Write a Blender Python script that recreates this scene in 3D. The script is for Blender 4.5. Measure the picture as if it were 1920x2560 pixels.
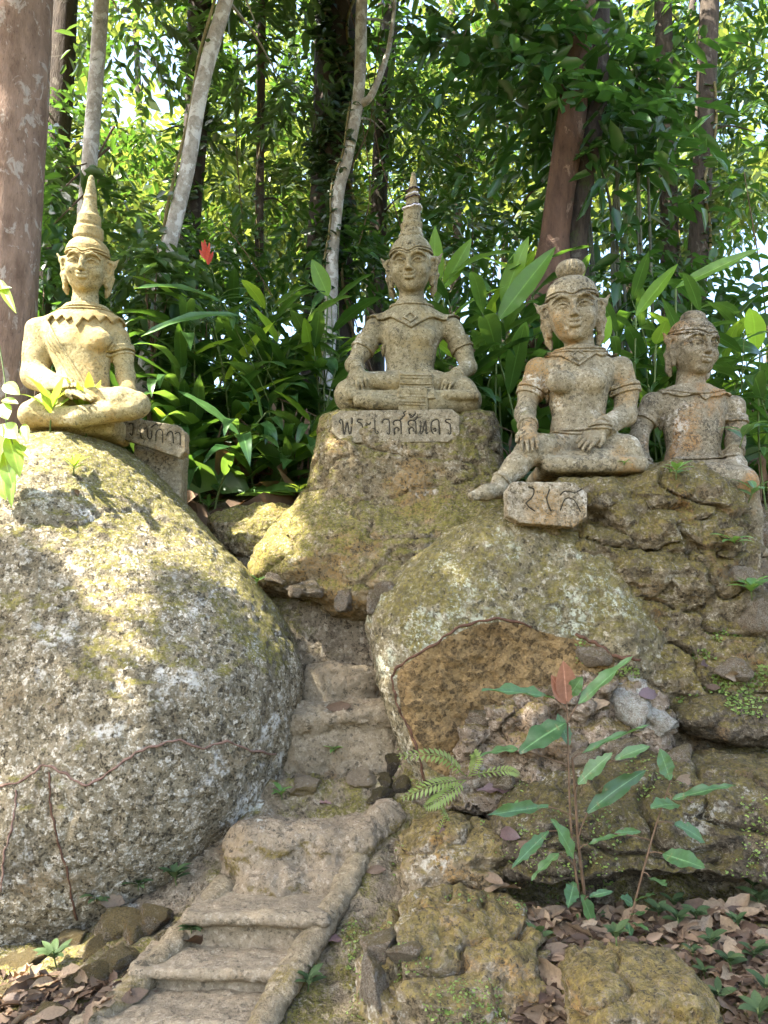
import bpy, math, random, time
import numpy as np
from mathutils import Vector, Matrix, Euler
from mathutils.bvhtree import BVHTree

T_START = time.time()
RNG = np.random.default_rng(11)
random.seed(11)
for o in list(bpy.data.objects):
    bpy.data.objects.remove(o)
SC = bpy.context.scene
COL = SC.collection

# ------------------------------------------------------------------ camera
FPX, EYE, PITCH = 1900.0, 1.6, math.radians(10.0)
cam = bpy.data.cameras.new('camera')
cam.sensor_fit = 'HORIZONTAL'
cam.sensor_width = 36.0
cam.lens = 36.0 * FPX / 1920.0
cam.clip_start, cam.clip_end = 0.05, 600.0
cam_o = bpy.data.objects.new('camera', cam)
cam_o.location = (0, 0, EYE)
cam_o.rotation_euler = (math.radians(90) + PITCH, 0, 0)
COL.objects.link(cam_o)
SC.camera = cam_o

# ------------------------------------------------------------------ sky and sun
SUN_DIR = Vector((-0.50, -0.30, 0.82)).normalized()      # from the place towards the sun
world = bpy.data.worlds.new('World')
SC.world = world
world.use_nodes = True
wn = world.node_tree
bg = wn.nodes['Background']
sky = wn.nodes.new('ShaderNodeTexSky')
sky.sky_type = 'NISHITA'
sky.sun_disc = False
sky.sun_elevation = math.asin(SUN_DIR.z)
sky.sun_rotation = math.atan2(SUN_DIR.x, SUN_DIR.y)
sky.air_density = 1.0
sky.dust_density = 3.0
sky.ozone_density = 1.0
wn.links.new(sky.outputs['Color'], bg.inputs['Color'])
bg.inputs['Strength'].default_value = 0.15
sun = bpy.data.lights.new('sun', 'SUN')
sun.energy = 5.0
sun.angle = math.radians(0.55)
sun.color = (1.0, 0.95, 0.86)
sun_o = bpy.data.objects.new('sun', sun)
sun_o.rotation_euler = SUN_DIR.to_track_quat('Z', 'Y').to_euler()
sun_o.location = SUN_DIR * 30
COL.objects.link(sun_o)

SC.view_settings.view_transform = 'Standard'
SC.view_settings.look = 'None'
SC.view_settings.gamma = 1.0
SC.view_settings.use_curve_mapping = False
SC.view_settings.exposure = 2.68
SC.render.engine = 'CYCLES'
SC.cycles.use_denoising = True
SC.cycles.use_adaptive_sampling = True
SC.cycles.adaptive_threshold = 0.05
SC.cycles.max_bounces = 6
SC.cycles.diffuse_bounces = 3
SC.cycles.glossy_bounces = 2
SC.cycles.transmission_bounces = 4
SC.cycles.transparent_max_bounces = 4
SC.cycles.caustics_reflective = False
SC.cycles.caustics_refractive = False

# ------------------------------------------------------------------ helpers: places
CP, SP = math.cos(PITCH), math.sin(PITCH)


def ray(px, py):
    a, b = (px - 960.0) / FPX, (1280.0 - py) / FPX
    return Vector((a, CP - b * SP, SP + b * CP))


def P(px, py, Y):
    """World point at forward distance Y that stands at this place of the photograph."""
    d = ray(px, py)
    t = Y / d.y
    return np.array((d.x * t, Y, EYE + d.z * t))


def mpp(px, py, Y):
    """metres per photograph pixel there"""
    d = ray(px, py)
    return Y / d.y / FPX


# ------------------------------------------------------------------ helpers: objects
def props(o, label=None, cat=None, group=None, kind=None):
    if label: o['label'] = label
    if cat: o['category'] = cat
    if group: o['group'] = group
    if kind: o['kind'] = kind
    return o


def empty(name, loc=(0, 0, 0), label=None, cat=None, group=None):
    o = bpy.data.objects.new(name, None)
    o.empty_display_size = 0.1
    o.location = Vector(tuple(float(v) for v in loc))
    COL.objects.link(o)
    return props(o, label, cat, group)


def link(name, me, parent=None, loc=None):
    """An object for this mesh. Mesh data are in world space unless loc is given; a parent is only translated."""
    o = bpy.data.objects.new(name, me)
    COL.objects.link(o)
    if parent is not None:
        o.parent = parent
        if loc is None:
            o.location = -parent.location
    if loc is not None:
        o.location = loc
    return o


def mesh_np(name, V, faces, mat=None, smooth=True, attrs=None, mats=None, midx=None):
    """faces: one (n,k) index array or a list of such arrays"""
    if isinstance(faces, np.ndarray):
        faces = [faces]
    faces = [np.asarray(f, dtype=np.int32) for f in faces if len(f)]
    me = bpy.data.meshes.new(name)
    V = np.ascontiguousarray(V, dtype=np.float32)
    me.vertices.add(len(V))
    me.vertices.foreach_set('co', V.ravel())
    nl = sum(f.size for f in faces)
    npoly = sum(len(f) for f in faces)
    me.loops.add(nl)
    me.polygons.add(npoly)
    me.loops.foreach_set('vertex_index', np.concatenate([f.ravel() for f in faces]).astype(np.int32))
    tot = np.concatenate([np.full(len(f), f.shape[1], dtype=np.int32) for f in faces])
    st = np.concatenate([[0], np.cumsum(tot)[:-1]]).astype(np.int32)
    me.polygons.foreach_set('loop_start', st)
    try:
        me.polygons.foreach_set('loop_total', tot)
    except Exception:
        pass
    if smooth:
        me.polygons.foreach_set('use_smooth', np.ones(npoly, dtype=bool))
    if attrs:
        for k, a in attrs.items():
            at = me.attributes.new(k, 'FLOAT', 'POINT')
            at.data.foreach_set('value', np.ascontiguousarray(a, dtype=np.float32))
    for m in (mats or ([mat] if mat else [])):
        me.materials.append(m)
    if midx is not None:
        me.polygons.foreach_set('material_index', np.asarray(midx, dtype=np.int32))
    me.update(calc_edges=True)
    me.validate()
    return me


# ------------------------------------------------------------------ helpers: noise
_H = np.random.default_rng(5).random((64, 64, 64)).astype(np.float32) * 2 - 1


def vnoise(p):
    p = np.asarray(p, dtype=np.float64)
    i = np.floor(p).astype(np.int64)
    f = p - i
    f = f * f * f * (f * (f * 6 - 15) + 10)
    i0 = i & 63
    i1 = (i + 1) & 63
    x, y, z = f[:, 0], f[:, 1], f[:, 2]
    c = lambda a, b, d: _H[a, b, d]
    X0, Y0, Z0 = i0[:, 0], i0[:, 1], i0[:, 2]
    X1, Y1, Z1 = i1[:, 0], i1[:, 1], i1[:, 2]
    a = c(X0, Y0, Z0) * (1 - x) + c(X1, Y0, Z0) * x
    b = c(X0, Y1, Z0) * (1 - x) + c(X1, Y1, Z0) * x
    d = c(X0, Y0, Z1) * (1 - x) + c(X1, Y0, Z1) * x
    e = c(X0, Y1, Z1) * (1 - x) + c(X1, Y1, Z1) * x
    return (a * (1 - y) + b * y) * (1 - z) + (d * (1 - y) + e * y) * z


def fbm(p, scale, octs=4, gain=0.5, seed=0.0, ridge=False):
    p = np.asarray(p) * scale + seed * 7.31
    s, a, t = 0.0, 1.0, 0.0
    for _ in range(octs):
        n = vnoise(p)
        if ridge:
            n = 1 - 2 * np.abs(n)
        s = s + a * n
        t += a
        a *= gain
        p = p * 2.03 + 3.7
    return s / t


def sstep(a, b, x):
    t = np.clip((x - a) / (b - a), 0, 1)
    return t * t * (3 - 2 * t)


# ------------------------------------------------------------------ helpers: implicit shapes
class Field:
    """A signed distance field on a box grid; shapes are blended in, then it is turned into one mesh."""

    def __init__(s, lo, hi, h, fine=None):
        s.ax = []
        for k in range(3):
            a, x = [], lo[k]
            while x <= hi[k]:
                a.append(x)
                hh = h
                if fine and fine[k] and fine[k][0] <= x <= fine[k][1]:
                    hh = fine[k][2]
                x += hh
            s.ax.append(np.array(a, dtype=np.float32))
        s.V = np.full(tuple(len(a) for a in s.ax), 0.5, dtype=np.float32)

    def sl(s, lo, hi):
        r = []
        for k in range(3):
            a = max(int(np.searchsorted(s.ax[k], lo[k])) - 1, 0)
            b = min(int(np.searchsorted(s.ax[k], hi[k])) + 1, len(s.ax[k]))
            r.append(slice(a, max(b, a)))
        return tuple(r)

    def grid(s, sl):
        return (s.ax[0][sl[0]][:, None, None], s.ax[1][sl[1]][None, :, None], s.ax[2][sl[2]][None, None, :])

    def add(s, prim, k=0.02, op='u'):
        fn, lo, hi = prim
        m = k * 1.3 + 0.012
        sl = s.sl(np.asarray(lo) - m, np.asarray(hi) + m)
        if any(q.stop <= q.start for q in sl):
            return
        d = fn(*s.grid(sl)).astype(np.float32)
        v = s.V[sl]
        if op == 'u':
            hh = np.clip(0.5 + 0.5 * (v - d) / k, 0, 1)
            s.V[sl] = v * (1 - hh) + d * hh - k * hh * (1 - hh)
        elif op == 's':
            d = -d
            hh = np.clip(0.5 - 0.5 * (v - d) / k, 0, 1)
            s.V[sl] = v * (1 - hh) + d * hh + k * hh * (1 - hh)

    def mesh(s, V=None):
        return snets(s.V if V is None else V, *s.ax)


def snets(V, ax, ay, az):
    ins = V < 0
    nx, ny, nz = V.shape
    c = np.zeros((nx - 1, ny - 1, nz - 1), dtype=np.uint8)
    for dx in (0, 1):
        for dy in (0, 1):
            for dz in (0, 1):
                c += ins[dx:nx - 1 + dx, dy:ny - 1 + dy, dz:nz - 1 + dz]
    act = (c > 0) & (c < 8)
    ii, jj, kk = np.nonzero(act)
    n = len(ii)
    idx = np.full(c.shape, -1, dtype=np.int32)
    idx[ii, jj, kk] = np.arange(n, dtype=np.int32)
    cv = np.empty((8, n), dtype=np.float32)
    off = [(a, b, d) for a in (0, 1) for b in (0, 1) for d in (0, 1)]
    for q, (a, b, d) in enumerate(off):
        cv[q] = V[ii + a, jj + b, kk + d]
    acc = np.zeros((n, 3), dtype=np.float32)
    cnt = np.zeros(n, dtype=np.float32)
    for q, (a, b, d) in enumerate(off):
        for axis in range(3):
            o2 = [a, b, d]
            if o2[axis] == 1:
                continue
            o2[axis] = 1
            q2 = off.index(tuple(o2))
            va, vb = cv[q], cv[q2]
            m = (va < 0) != (vb < 0)
            t = np.where(m, va / np.where(m, va - vb, 1), 0)
            w = m.astype(np.float32)
            pos = [a, b, d]
            for ax_ in range(3):
                acc[:, ax_] += w * ((pos[ax_] + t) if ax_ == axis else pos[ax_])
            cnt += w
    acc /= cnt[:, None]
    out = np.empty((n, 3), dtype=np.float32)
    for k, (A, I) in enumerate(((ax, ii), (ay, jj), (az, kk))):
        out[:, k] = A[I] + acc[:, k] * (A[I + 1] - A[I])
    Q = []
    for axis in range(3):
        s0 = [slice(1, -1)] * 3
        s1 = [slice(1, -1)] * 3
        s0[axis] = slice(0, -1)
        s1[axis] = slice(1, None)
        A, B = ins[tuple(s0)], ins[tuple(s1)]
        e = np.nonzero(A != B)
        fl = A[e]
        base = [e[k] + (0 if k == axis else 1) for k in range(3)]
        u, w = [(1, 2), (2, 0), (0, 1)][axis]
        def cell(du, dw):
            p = [b.copy() for b in base]
            p[u] += du
            p[w] += dw
            return idx[p[0], p[1], p[2]]
        q = np.stack([cell(-1, -1), cell(0, -1), cell(0, 0), cell(-1, 0)], 1)
        q[~fl] = q[~fl][:, ::-1]
        Q.append(q)
    Q = np.concatenate(Q)
    Q = Q[(Q >= 0).all(1)]
    return out, Q


def vnormals(V, Q):
    a, b, c, d = (V[Q[:, i]] for i in range(4))
    n = np.cross(c - a, d - b)
    N = np.zeros_like(V)
    for i in range(4):
        np.add.at(N, Q[:, i], n)
    return N / np.maximum(np.linalg.norm(N, axis=1, keepdims=True), 1e-9)


def cap(a, b, ra, rb=None):
    a, b = np.asarray(a, float), np.asarray(b, float)
    rb = ra if rb is None else rb
    ba = b - a
    bb = max(float(ba @ ba), 1e-9)
    r = max(ra, rb)

    def fn(X, Y, Z):
        x, y, z = X - a[0], Y - a[1], Z - a[2]
        t = np.clip((x * ba[0] + y * ba[1] + z * ba[2]) / bb, 0, 1)
        return np.sqrt((x - t * ba[0]) ** 2 + (y - t * ba[1]) ** 2 + (z - t * ba[2]) ** 2) - (ra + t * (rb - ra))
    return fn, np.minimum(a, b) - r, np.maximum(a, b) + r


def ell(c, r, R=None):
    c, r = np.asarray(c, float), np.asarray(r, float)
    R = np.eye(3) if R is None else np.asarray(R)
    ext = np.sqrt(((R * r[None, :]) ** 2).sum(1))

    def fn(X, Y, Z):
        x, y, z = X - c[0], Y - c[1], Z - c[2]
        u = (x * R[0, 0] + y * R[1, 0] + z * R[2, 0]) / r[0]
        v = (x * R[0, 1] + y * R[1, 1] + z * R[2, 1]) / r[1]
        w = (x * R[0, 2] + y * R[1, 2] + z * R[2, 2]) / r[2]
        k0 = np.sqrt(u * u + v * v + w * w)
        k1 = np.sqrt((u / r[0]) ** 2 + (v / r[1]) ** 2 + (w / r[2]) ** 2)
        return k0 * (k0 - 1) / np.maximum(k1, 1e-6)
    return fn, c - ext, c + ext


def rbox(c, h, R=None, rad=0.01):
    c, h = np.asarray(c, float), np.asarray(h, float)
    R = np.eye(3) if R is None else np.asarray(R)
    ext = np.abs(R) @ h

    def fn(X, Y, Z):
        x, y, z = X - c[0], Y - c[1], Z - c[2]
        q = [np.abs(x * R[0, k] + y * R[1, k] + z * R[2, k]) - (h[k] - rad) for k in range(3)]
        o = np.sqrt(np.maximum(q[0], 0) ** 2 + np.maximum(q[1], 0) ** 2 + np.maximum(q[2], 0) ** 2)
        return o + np.minimum(np.maximum(np.maximum(q[0], q[1]), q[2]), 0) - rad
    return fn, c - ext, c + ext


def loft(rows):
    """rows of (z, cx, cy, rx, ry), z ascending: a body of elliptic cross-sections"""
    a = np.array(rows, float)

    def fn(X, Y, Z):
        z = np.clip(Z, a[0, 0], a[-1, 0])
        cx, cy, rx, ry = (np.interp(z, a[:, 0], a[:, k]) for k in (1, 2, 3, 4))
        k0 = np.sqrt(((X - cx) / rx) ** 2 + ((Y - cy) / ry) ** 2)
        d = (k0 - 1) * np.minimum(rx, ry)
        return np.maximum(d, np.maximum(a[0, 0] - Z, Z - a[-1, 0]))
    lo = [(a[:, 1] - a[:, 3]).min(), (a[:, 2] - a[:, 4]).min(), a[0, 0]]
    hi = [(a[:, 1] + a[:, 3]).max(), (a[:, 2] + a[:, 4]).max(), a[-1, 0]]
    return fn, lo, hi


def poly_sd(poly, X, Z):
    """signed distance to a closed polygon (negative inside)"""
    p = np.asarray(poly, float)
    d = np.full(np.broadcast(X, Z).shape, 1e9)
    s = np.ones(d.shape)
    n = len(p)
    j = n - 1
    for i in range(n):
        ex, ez = p[j] - p[i]
        wx, wz = X - p[i, 0], Z - p[i, 1]
        t = np.clip((wx * ex + wz * ez) / max(ex * ex + ez * ez, 1e-12), 0, 1)
        d = np.minimum(d, (wx - ex * t) ** 2 + (wz - ez * t) ** 2)
        c1, c2, c3 = Z >= p[i, 1], Z < p[j, 1], ex * wz > ez * wx
        flip = (c1 & c2 & c3) | (~c1 & ~c2 & ~c3)
        s = np.where(flip, -s, s)
        j = i
    return s * np.sqrt(d)


def smooth_poly(pts, n=3):
    p = np.asarray(pts, float)
    for _ in range(n):
        q = np.roll(p, -1, 0)
        p = np.stack([p * 0.75 + q * 0.25, p * 0.25 + q * 0.75], 1).reshape(-1, 2)
    return p


def tube(path, rad, nseg=8, cap_ends=True):
    """verts, [quads, tris] of a tapered tube along a path"""
    path = np.asarray(path, float)
    n = len(path)
    rad = np.broadcast_to(np.asarray(rad, float), (n,))
    tan = np.gradient(path, axis=0)
    tan /= np.maximum(np.linalg.norm(tan, axis=1, keepdims=True), 1e-9)
    ref = np.array((0.0, 1.0, 0.13)) if abs(tan[0, 1]) < 0.9 else np.array((1.0, 0, 0))
    u = np.cross(tan, ref)
    u /= np.linalg.norm(u, axis=1, keepdims=True)
    w = np.cross(tan, u)
    an = np.linspace(0, 2 * np.pi, nseg, endpoint=False)
    V = path[:, None, :] + rad[:, None, None] * (np.cos(an)[None, :, None] * u[:, None, :] + np.sin(an)[None, :, None] * w[:, None, :])
    V = V.reshape(-1, 3)
    i = np.arange(n - 1)[:, None] * nseg
    k = np.arange(nseg)[None, :]
    k2 = (k + 1) % nseg
    Q = np.stack([i + k, i + nseg + k, i + nseg + k2, i + k2], -1).reshape(-1, 4)
    T = np.zeros((0, 3), int)
    if cap_ends:
        V = np.concatenate([V, path[:1], path[-1:]])
        a, b = len(V) - 2, len(V) - 1
        kk = np.arange(nseg)
        k3 = (kk + 1) % nseg
        T = np.concatenate([np.stack([np.full(nseg, a), kk, k3], 1),
                            np.stack([np.full(nseg, b), (n - 1) * nseg + k3, (n - 1) * nseg + kk], 1)])
    return V, [Q, T]


def spline(pts, n):
    """Catmull-Rom through the points"""
    p = np.asarray(pts, float)
    p = np.concatenate([[2 * p[0] - p[1]], p, [2 * p[-1] - p[-2]]])
    m = len(p) - 3
    out = []
    for t in np.linspace(0, m, n):
        i = min(int(t), m - 1)
        f = t - i
        a, b, c, d = p[i:i + 4]
        out.append(0.5 * ((2 * b) + (-a + c) * f + (2 * a - 5 * b + 4 * c - d) * f * f + (-a + 3 * b - 3 * c + d) * f ** 3))
    return np.array(out)


def merge(parts):
    """[(V, [faces...]), ...] -> V, [quads, tris]"""
    Vs, F, o = [], {}, 0
    for V, fs in parts:
        if isinstance(fs, np.ndarray):
            fs = [fs]
        for f in fs:
            if len(f):
                F.setdefault(f.shape[1], []).append(f + o)
        Vs.append(V)
        o += len(V)
    return np.concatenate(Vs), [np.concatenate(v) for v in F.values()]

# ------------------------------------------------------------------ materials
class Mat:
    def __init__(s, name):
        s.m = bpy.data.materials.new(name)
        s.m.use_nodes = True
        s.t = s.m.node_tree
        s.t.nodes.clear()
        s.out = s.t.nodes.new('ShaderNodeOutputMaterial')
        s._co = None

    def node(s, kind, ins=None, **pr):
        n = s.t.nodes.new(kind)
        for k, v in pr.items():
            setattr(n, k, v)
        for k, v in (ins or {}).items():
            s.put(n.inputs[k], v)
        return n

    def put(s, sock, v):
        if v is None:
            return
        if isinstance(v, bpy.types.NodeSocket):
            s.t.links.new(v, sock)
        else:
            if isinstance(v, (tuple, list)) and len(v) == 3 and sock.type == 'RGBA':
                v = (*v, 1.0)
            sock.default_value = v

    def co(s):
        if s._co is None:
            s._co = s.node('ShaderNodeTexCoord').outputs['Object']
        return s._co

    def scaled(s, sc):
        return s.node('ShaderNodeMapping', {'Vector': s.co(), 'Scale': sc}).outputs[0]

    def noise(s, scale, detail=4, rough=0.55, co=None, dist=0.0):
        return s.node('ShaderNodeTexNoise', {'Vector': co or s.co(), 'Scale': scale, 'Detail': detail, 'Roughness': rough, 'Distortion': dist}).outputs[0]

    def vor(s, scale, feature='F1', out='Distance', co=None, rnd=1.0):
        return s.node('ShaderNodeTexVoronoi', {'Vector': co or s.co(), 'Scale': scale, 'Randomness': rnd}, feature=feature).outputs[out]

    def ramp(s, fac, stops, interp='LINEAR'):
        n = s.node('ShaderNodeValToRGB', {'Fac': fac})
        cr = n.color_ramp
        cr.interpolation = interp
        while len(cr.elements) < len(stops):
            cr.elements.new(0.5)
        for e, (p, c) in zip(cr.elements, stops):
            e.position = p
            e.color = (c, c, c, 1) if isinstance(c, (int, float)) else (*c, 1)
        return n.outputs[0]

    def mix(s, f, a, b, blend='MIX'):
        n = s.node('ShaderNodeMix', data_type='RGBA', blend_type=blend)
        s.put(n.inputs[0], f)
        s.put(n.inputs[6], a)
        s.put(n.inputs[7], b)
        return n.outputs[2]

    def math(s, op, a, b=None, c=None, clamp=False):
        n = s.node('ShaderNodeMath', operation=op, use_clamp=clamp)
        for i, v in enumerate((a, b, c)):
            if v is not None:
                s.put(n.inputs[i], v)
        return n.outputs[0]

    def step(s, x, a, b):
        n = s.node('ShaderNodeMapRange', {'Value': x, 'From Min': a, 'From Max': b}, interpolation_type='SMOOTHSTEP')
        return n.outputs[0]

    def nz(s):
        g = s.node('ShaderNodeNewGeometry')
        return s.node('ShaderNodeSeparateXYZ', {'Vector': g.outputs['Normal']}).outputs[2]

    def attr(s, name):
        return s.node('ShaderNodeAttribute', attribute_name=name).outputs['Fac']

    def rnd(s):
        return s.node('ShaderNodeObjectInfo').outputs['Random']

    def bump(s, h, strength=0.5, dist=0.01, nrm=None):
        return s.node('ShaderNodeBump', {'Height': h, 'Strength': strength, 'Distance': dist, 'Normal': nrm}).outputs[0]

    def pbr(s, col, rough=0.85, nrm=None, spec=0.3):
        n = s.node('ShaderNodeBsdfPrincipled', {'Base Color': col, 'Roughness': rough, 'Normal': nrm, 'Specular IOR Level': spec})
        return n.outputs[0]

    def done(s, sh):
        s.t.links.new(sh, s.out.inputs['Surface'])
        return s.m


def stone(name, dark, mid, light, moss=0.5, mossc=((0.10, 0.11, 0.02), (0.22, 0.20, 0.04)), lich=0.3, lichc=(0.55, 0.55, 0.47),
          grime=0.4, rust=0.0, rustc=(0.30, 0.13, 0.03), grain=70.0, up=0.35, bump=0.8, bscale=1.0, msk=None, mskc=None, con=1.0, streak=0.0):
    m = Mat(name)
    n_big = m.noise(1.1, 5, 0.6)
    n_mid = m.noise(6.0 * bscale, 5, 0.62)
    n_gr = m.noise(grain, 3, 0.75)
    cells = m.vor(grain * 0.55, out='Color')
    cellv = m.node('ShaderNodeSeparateColor', {'Color': cells}).outputs[0]
    g = m.math('ADD', m.math('MULTIPLY', n_gr, 0.75), m.math('MULTIPLY', cellv, 0.25))
    col = m.ramp(g, [(0.5 - 0.17 / con, dark), (0.46, mid), (0.55, mid), (0.5 + 0.19 / con, light)])
    tone = m.ramp(n_mid, [(0.28, 1 - 0.42 * con), (0.5, 0.97), (0.75, 1 + 0.22 * con)])
    col = m.mix(1.0, col, tone, 'MULTIPLY')
    if streak > 0:
        f = m.noise(1.0, 5, 0.6, co=m.scaled((7, 7, 0.7)), dist=0.4)
        f = m.math('MULTIPLY', m.step(f, 0.50, 0.66), m.step(n_big, 0.40, 0.60))
        col = m.mix(m.math('MULTIPLY', f, streak), col, tuple(c * 1.1 for c in dark))
    if rust > 0:
        f = m.math('MULTIPLY', m.step(m.noise(2.6, 6, 0.65, dist=0.4), 0.62 - 0.25 * rust, 0.72 - 0.2 * rust), m.step(n_gr, 0.38, 0.6))
        col = m.mix(m.math('MULTIPLY', f, 0.85), col, rustc)
    if grime > 0:
        f = m.math('MULTIPLY', m.step(m.noise(24 * bscale, 4, 0.7), 0.60 - 0.12 * grime, 0.66 - 0.1 * grime), m.step(m.noise(3.2, 4, 0.6), 0.42, 0.6))
        col = m.mix(m.math('MULTIPLY', f, 0.75), col, (0.035, 0.03, 0.02))
    if lich > 0:
        f = m.math('MULTIPLY', m.step(m.noise(3.7, 5, 0.6, dist=0.3), 0.64 - 0.2 * lich, 0.72 - 0.18 * lich), m.step(m.noise(34, 5, 0.7), 0.44, 0.56))
        col = m.mix(m.math('MULTIPLY', f, 0.85), col, lichc)
    if msk:
        f = m.step(m.math('ADD', m.attr(msk), m.math('MULTIPLY', m.math('SUBTRACT', m.noise(11, 6, 0.7), 0.5), 1.3)), 0.38, 0.62)
        mc = m.mix(1.0, m.ramp(g, [(0.32, tuple(c * 0.3 for c in mskc)), (0.5, mskc), (0.7, tuple(min(1, c * 1.5) for c in mskc))]), tone, 'MULTIPLY')
        col = m.mix(f, col, mc)
        keep = m.math('SUBTRACT', 1.0, f)
    if moss > 0:
        mm = m.math('ADD', m.math('MULTIPLY', m.nz(), up), m.math('ADD', m.math('MULTIPLY', n_big, 0.9), m.math('MULTIPLY', m.noise(9, 4, 0.7), 0.7)))
        f = m.step(mm, 1.18 - 0.62 * moss, 1.36 - 0.62 * moss)
        f = m.math('MULTIPLY', f, m.step(m.noise(62, 5, 0.75), 0.40, 0.53))
        if msk:
            f = m.math('MULTIPLY', f, keep)
        mcol = m.ramp(m.noise(30, 5, 0.7), [(0.3, tuple(c * 0.45 for c in mossc[0])), (0.48, mossc[0]), (0.68, mossc[1])])
        col = m.mix(m.math('MULTIPLY', f, 0.92), col, mcol)
    h = m.math('ADD', m.math('MULTIPLY', n_gr, 0.55), m.math('MULTIPLY', m.noise(15 * bscale, 5, 0.68), 1.3))
    nr = m.bump(h, bump, 0.026)
    return m.done(m.pbr(col, 0.9, nr, 0.2))


def leafmat(name, c1, c2, trans, tr=0.35, rough=0.38, attr=None, rib=False, dry=None, spec=0.5):
    m = Mat(name)
    r = m.attr(attr) if attr else m.rnd()
    col = m.mix(r, c1, c2)
    tcol = m.mix(r, tuple(c * 0.7 for c in trans), trans)
    if rib:
        u = m.attr('u')
        f = m.step(m.math('ABSOLUTE', u), 0.09, 0.02)
        col = m.mix(m.math('MULTIPLY', f, 0.7), col, tuple(min(1, c * 2.2 + 0.03) for c in c2))
        st = m.math('SINE', m.math('ADD', m.math('MULTIPLY', m.attr('w'), 150.0), m.math('MULTIPLY', m.math('ABSOLUTE', u), -26.0)))
        col = m.mix(m.math('MULTIPLY', m.step(st, -0.2, 1.0), 0.16), col, tuple(c * 0.5 for c in c1))
    if dry:
        f = m.step(m.noise(9, 4, 0.6), 0.62, 0.72)
        col = m.mix(f, col, dry)
    nv = m.noise(14, 3, 0.6)
    col = m.mix(1.0, col, m.ramp(nv, [(0.3, 0.75), (0.7, 1.2)]), 'MULTIPLY')
    b = m.pbr(col, rough, m.bump(nv, 0.15, 0.01), spec)
    t = m.node('ShaderNodeBsdfTranslucent', {'Color': tcol}).outputs[0]
    return m.done(m.node('ShaderNodeMixShader', {0: tr, 1: b, 2: t}).outputs[0])


def bark(name, c1, c2, patch, pf=0.5, sc=(9, 9, 2.5), moss=0.2, bump=0.8, mossc=(0.05, 0.07, 0.02)):
    m = Mat(name)
    co = m.scaled(sc)
    n1 = m.noise(1.6, 7, 0.65, co=co)
    n2 = m.noise(6.0, 5, 0.7, co=co)
    col = m.ramp(n1, [(0.3, c1), (0.66, c2)])
    f = m.step(m.noise(1.1, 5, 0.65, co=m.scaled((7, 7, 5)), dist=0.6), 0.66 - 0.25 * pf, 0.73 - 0.25 * pf)
    col = m.mix(m.math('MULTIPLY', f, 0.8), col, patch)
    col = m.mix(m.math('MULTIPLY', m.step(n2, 0.56, 0.7), 0.55), col, tuple(c * 0.35 for c in c1))
    if moss:
        col = m.mix(m.math('MULTIPLY', m.step(m.noise(2.2, 6, 0.7), 0.66 - 0.2 * moss, 0.78 - 0.2 * moss), 0.8), col, mossc)
    nr = m.bump(m.math('ADD', n1, m.math('MULTIPLY', n2, 0.5)), bump, 0.03)
    return m.done(m.pbr(col, 0.9, nr, 0.2))


def plain(name, c1, c2, scale=30, rough=0.85, bump=0.4, dist=0.006):
    m = Mat(name)
    n = m.noise(scale, 6, 0.65)
    return m.done(m.pbr(m.ramp(n, [(0.32, c1), (0.68, c2)]), rough, m.bump(n, bump, dist), 0.25))


M = {}
OCHRE = ((0.13, 0.097, 0.028), (0.25, 0.186, 0.058))
M['boulder'] = stone('granite_boulder', (0.038, 0.03, 0.018), (0.225, 0.185, 0.115), (0.60, 0.55, 0.44), moss=0.27, mossc=((0.135, 0.118, 0.026), (0.27, 0.235, 0.06)), lich=0.38, lichc=(0.60, 0.57, 0.49),
                     grime=0.5, grain=84, up=0.62, bump=1.0, rust=0.25, rustc=(0.19, 0.13, 0.065), con=1.0, streak=0.85)
M['mound'] = stone('mossy_mound_rock', (0.06, 0.045, 0.025), (0.22, 0.17, 0.095), (0.42, 0.36, 0.25), moss=0.74, mossc=((0.14, 0.122, 0.024), (0.265, 0.228, 0.052)), lich=0.28, lichc=(0.46, 0.42, 0.33), grime=0.5, rust=0.6, rustc=(0.26, 0.155, 0.05), grain=60, up=0.3, bump=1.0)
M['snail'] = stone('lichened_overhang_rock', (0.05, 0.042, 0.025), (0.20, 0.165, 0.095), (0.45, 0.41, 0.31), moss=0.60, mossc=((0.125, 0.102, 0.027), (0.235, 0.19, 0.055)), lich=0.62, lichc=(0.45, 0.465, 0.35), grime=0.6, grain=58, up=0.32, bump=1.0,
                   msk='bare', mskc=(0.19, 0.125, 0.054), con=1.0, streak=0.5)
M['ledge'] = stone('dark_mossy_ledge_rock', (0.045, 0.035, 0.022), (0.165, 0.13, 0.078), (0.37, 0.32, 0.23), moss=0.78, mossc=((0.115, 0.09, 0.022), (0.225, 0.175, 0.045)), lich=0.2, lichc=(0.42, 0.39, 0.31), grime=0.55, rust=0.4, rustc=(0.22, 0.12, 0.035), grain=55, up=0.45, bump=1.2, bscale=1.3)
M['darkrock'] = stone('dark_brown_rock', (0.026, 0.021, 0.014), (0.088, 0.069, 0.044), (0.23, 0.195, 0.14), moss=0.46, mossc=((0.085, 0.068, 0.02), (0.16, 0.128, 0.036)), lich=0.25, lichc=(0.38, 0.36, 0.29), grime=0.5, rust=0.3, rustc=(0.18, 0.11, 0.045), grain=60, up=0.6, bump=1.0)  # darker brown base than the other rocks
M['mossrock'] = stone('ochre_moss_rock', (0.05, 0.038, 0.02), (0.19, 0.146, 0.086), (0.42, 0.365, 0.27), moss=0.62, mossc=OCHRE, lich=0.36, lichc=(0.46, 0.42, 0.33), grime=0.4, rust=0.55, rustc=(0.27, 0.15, 0.04), grain=62, up=0.35, bump=1.1)
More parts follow.
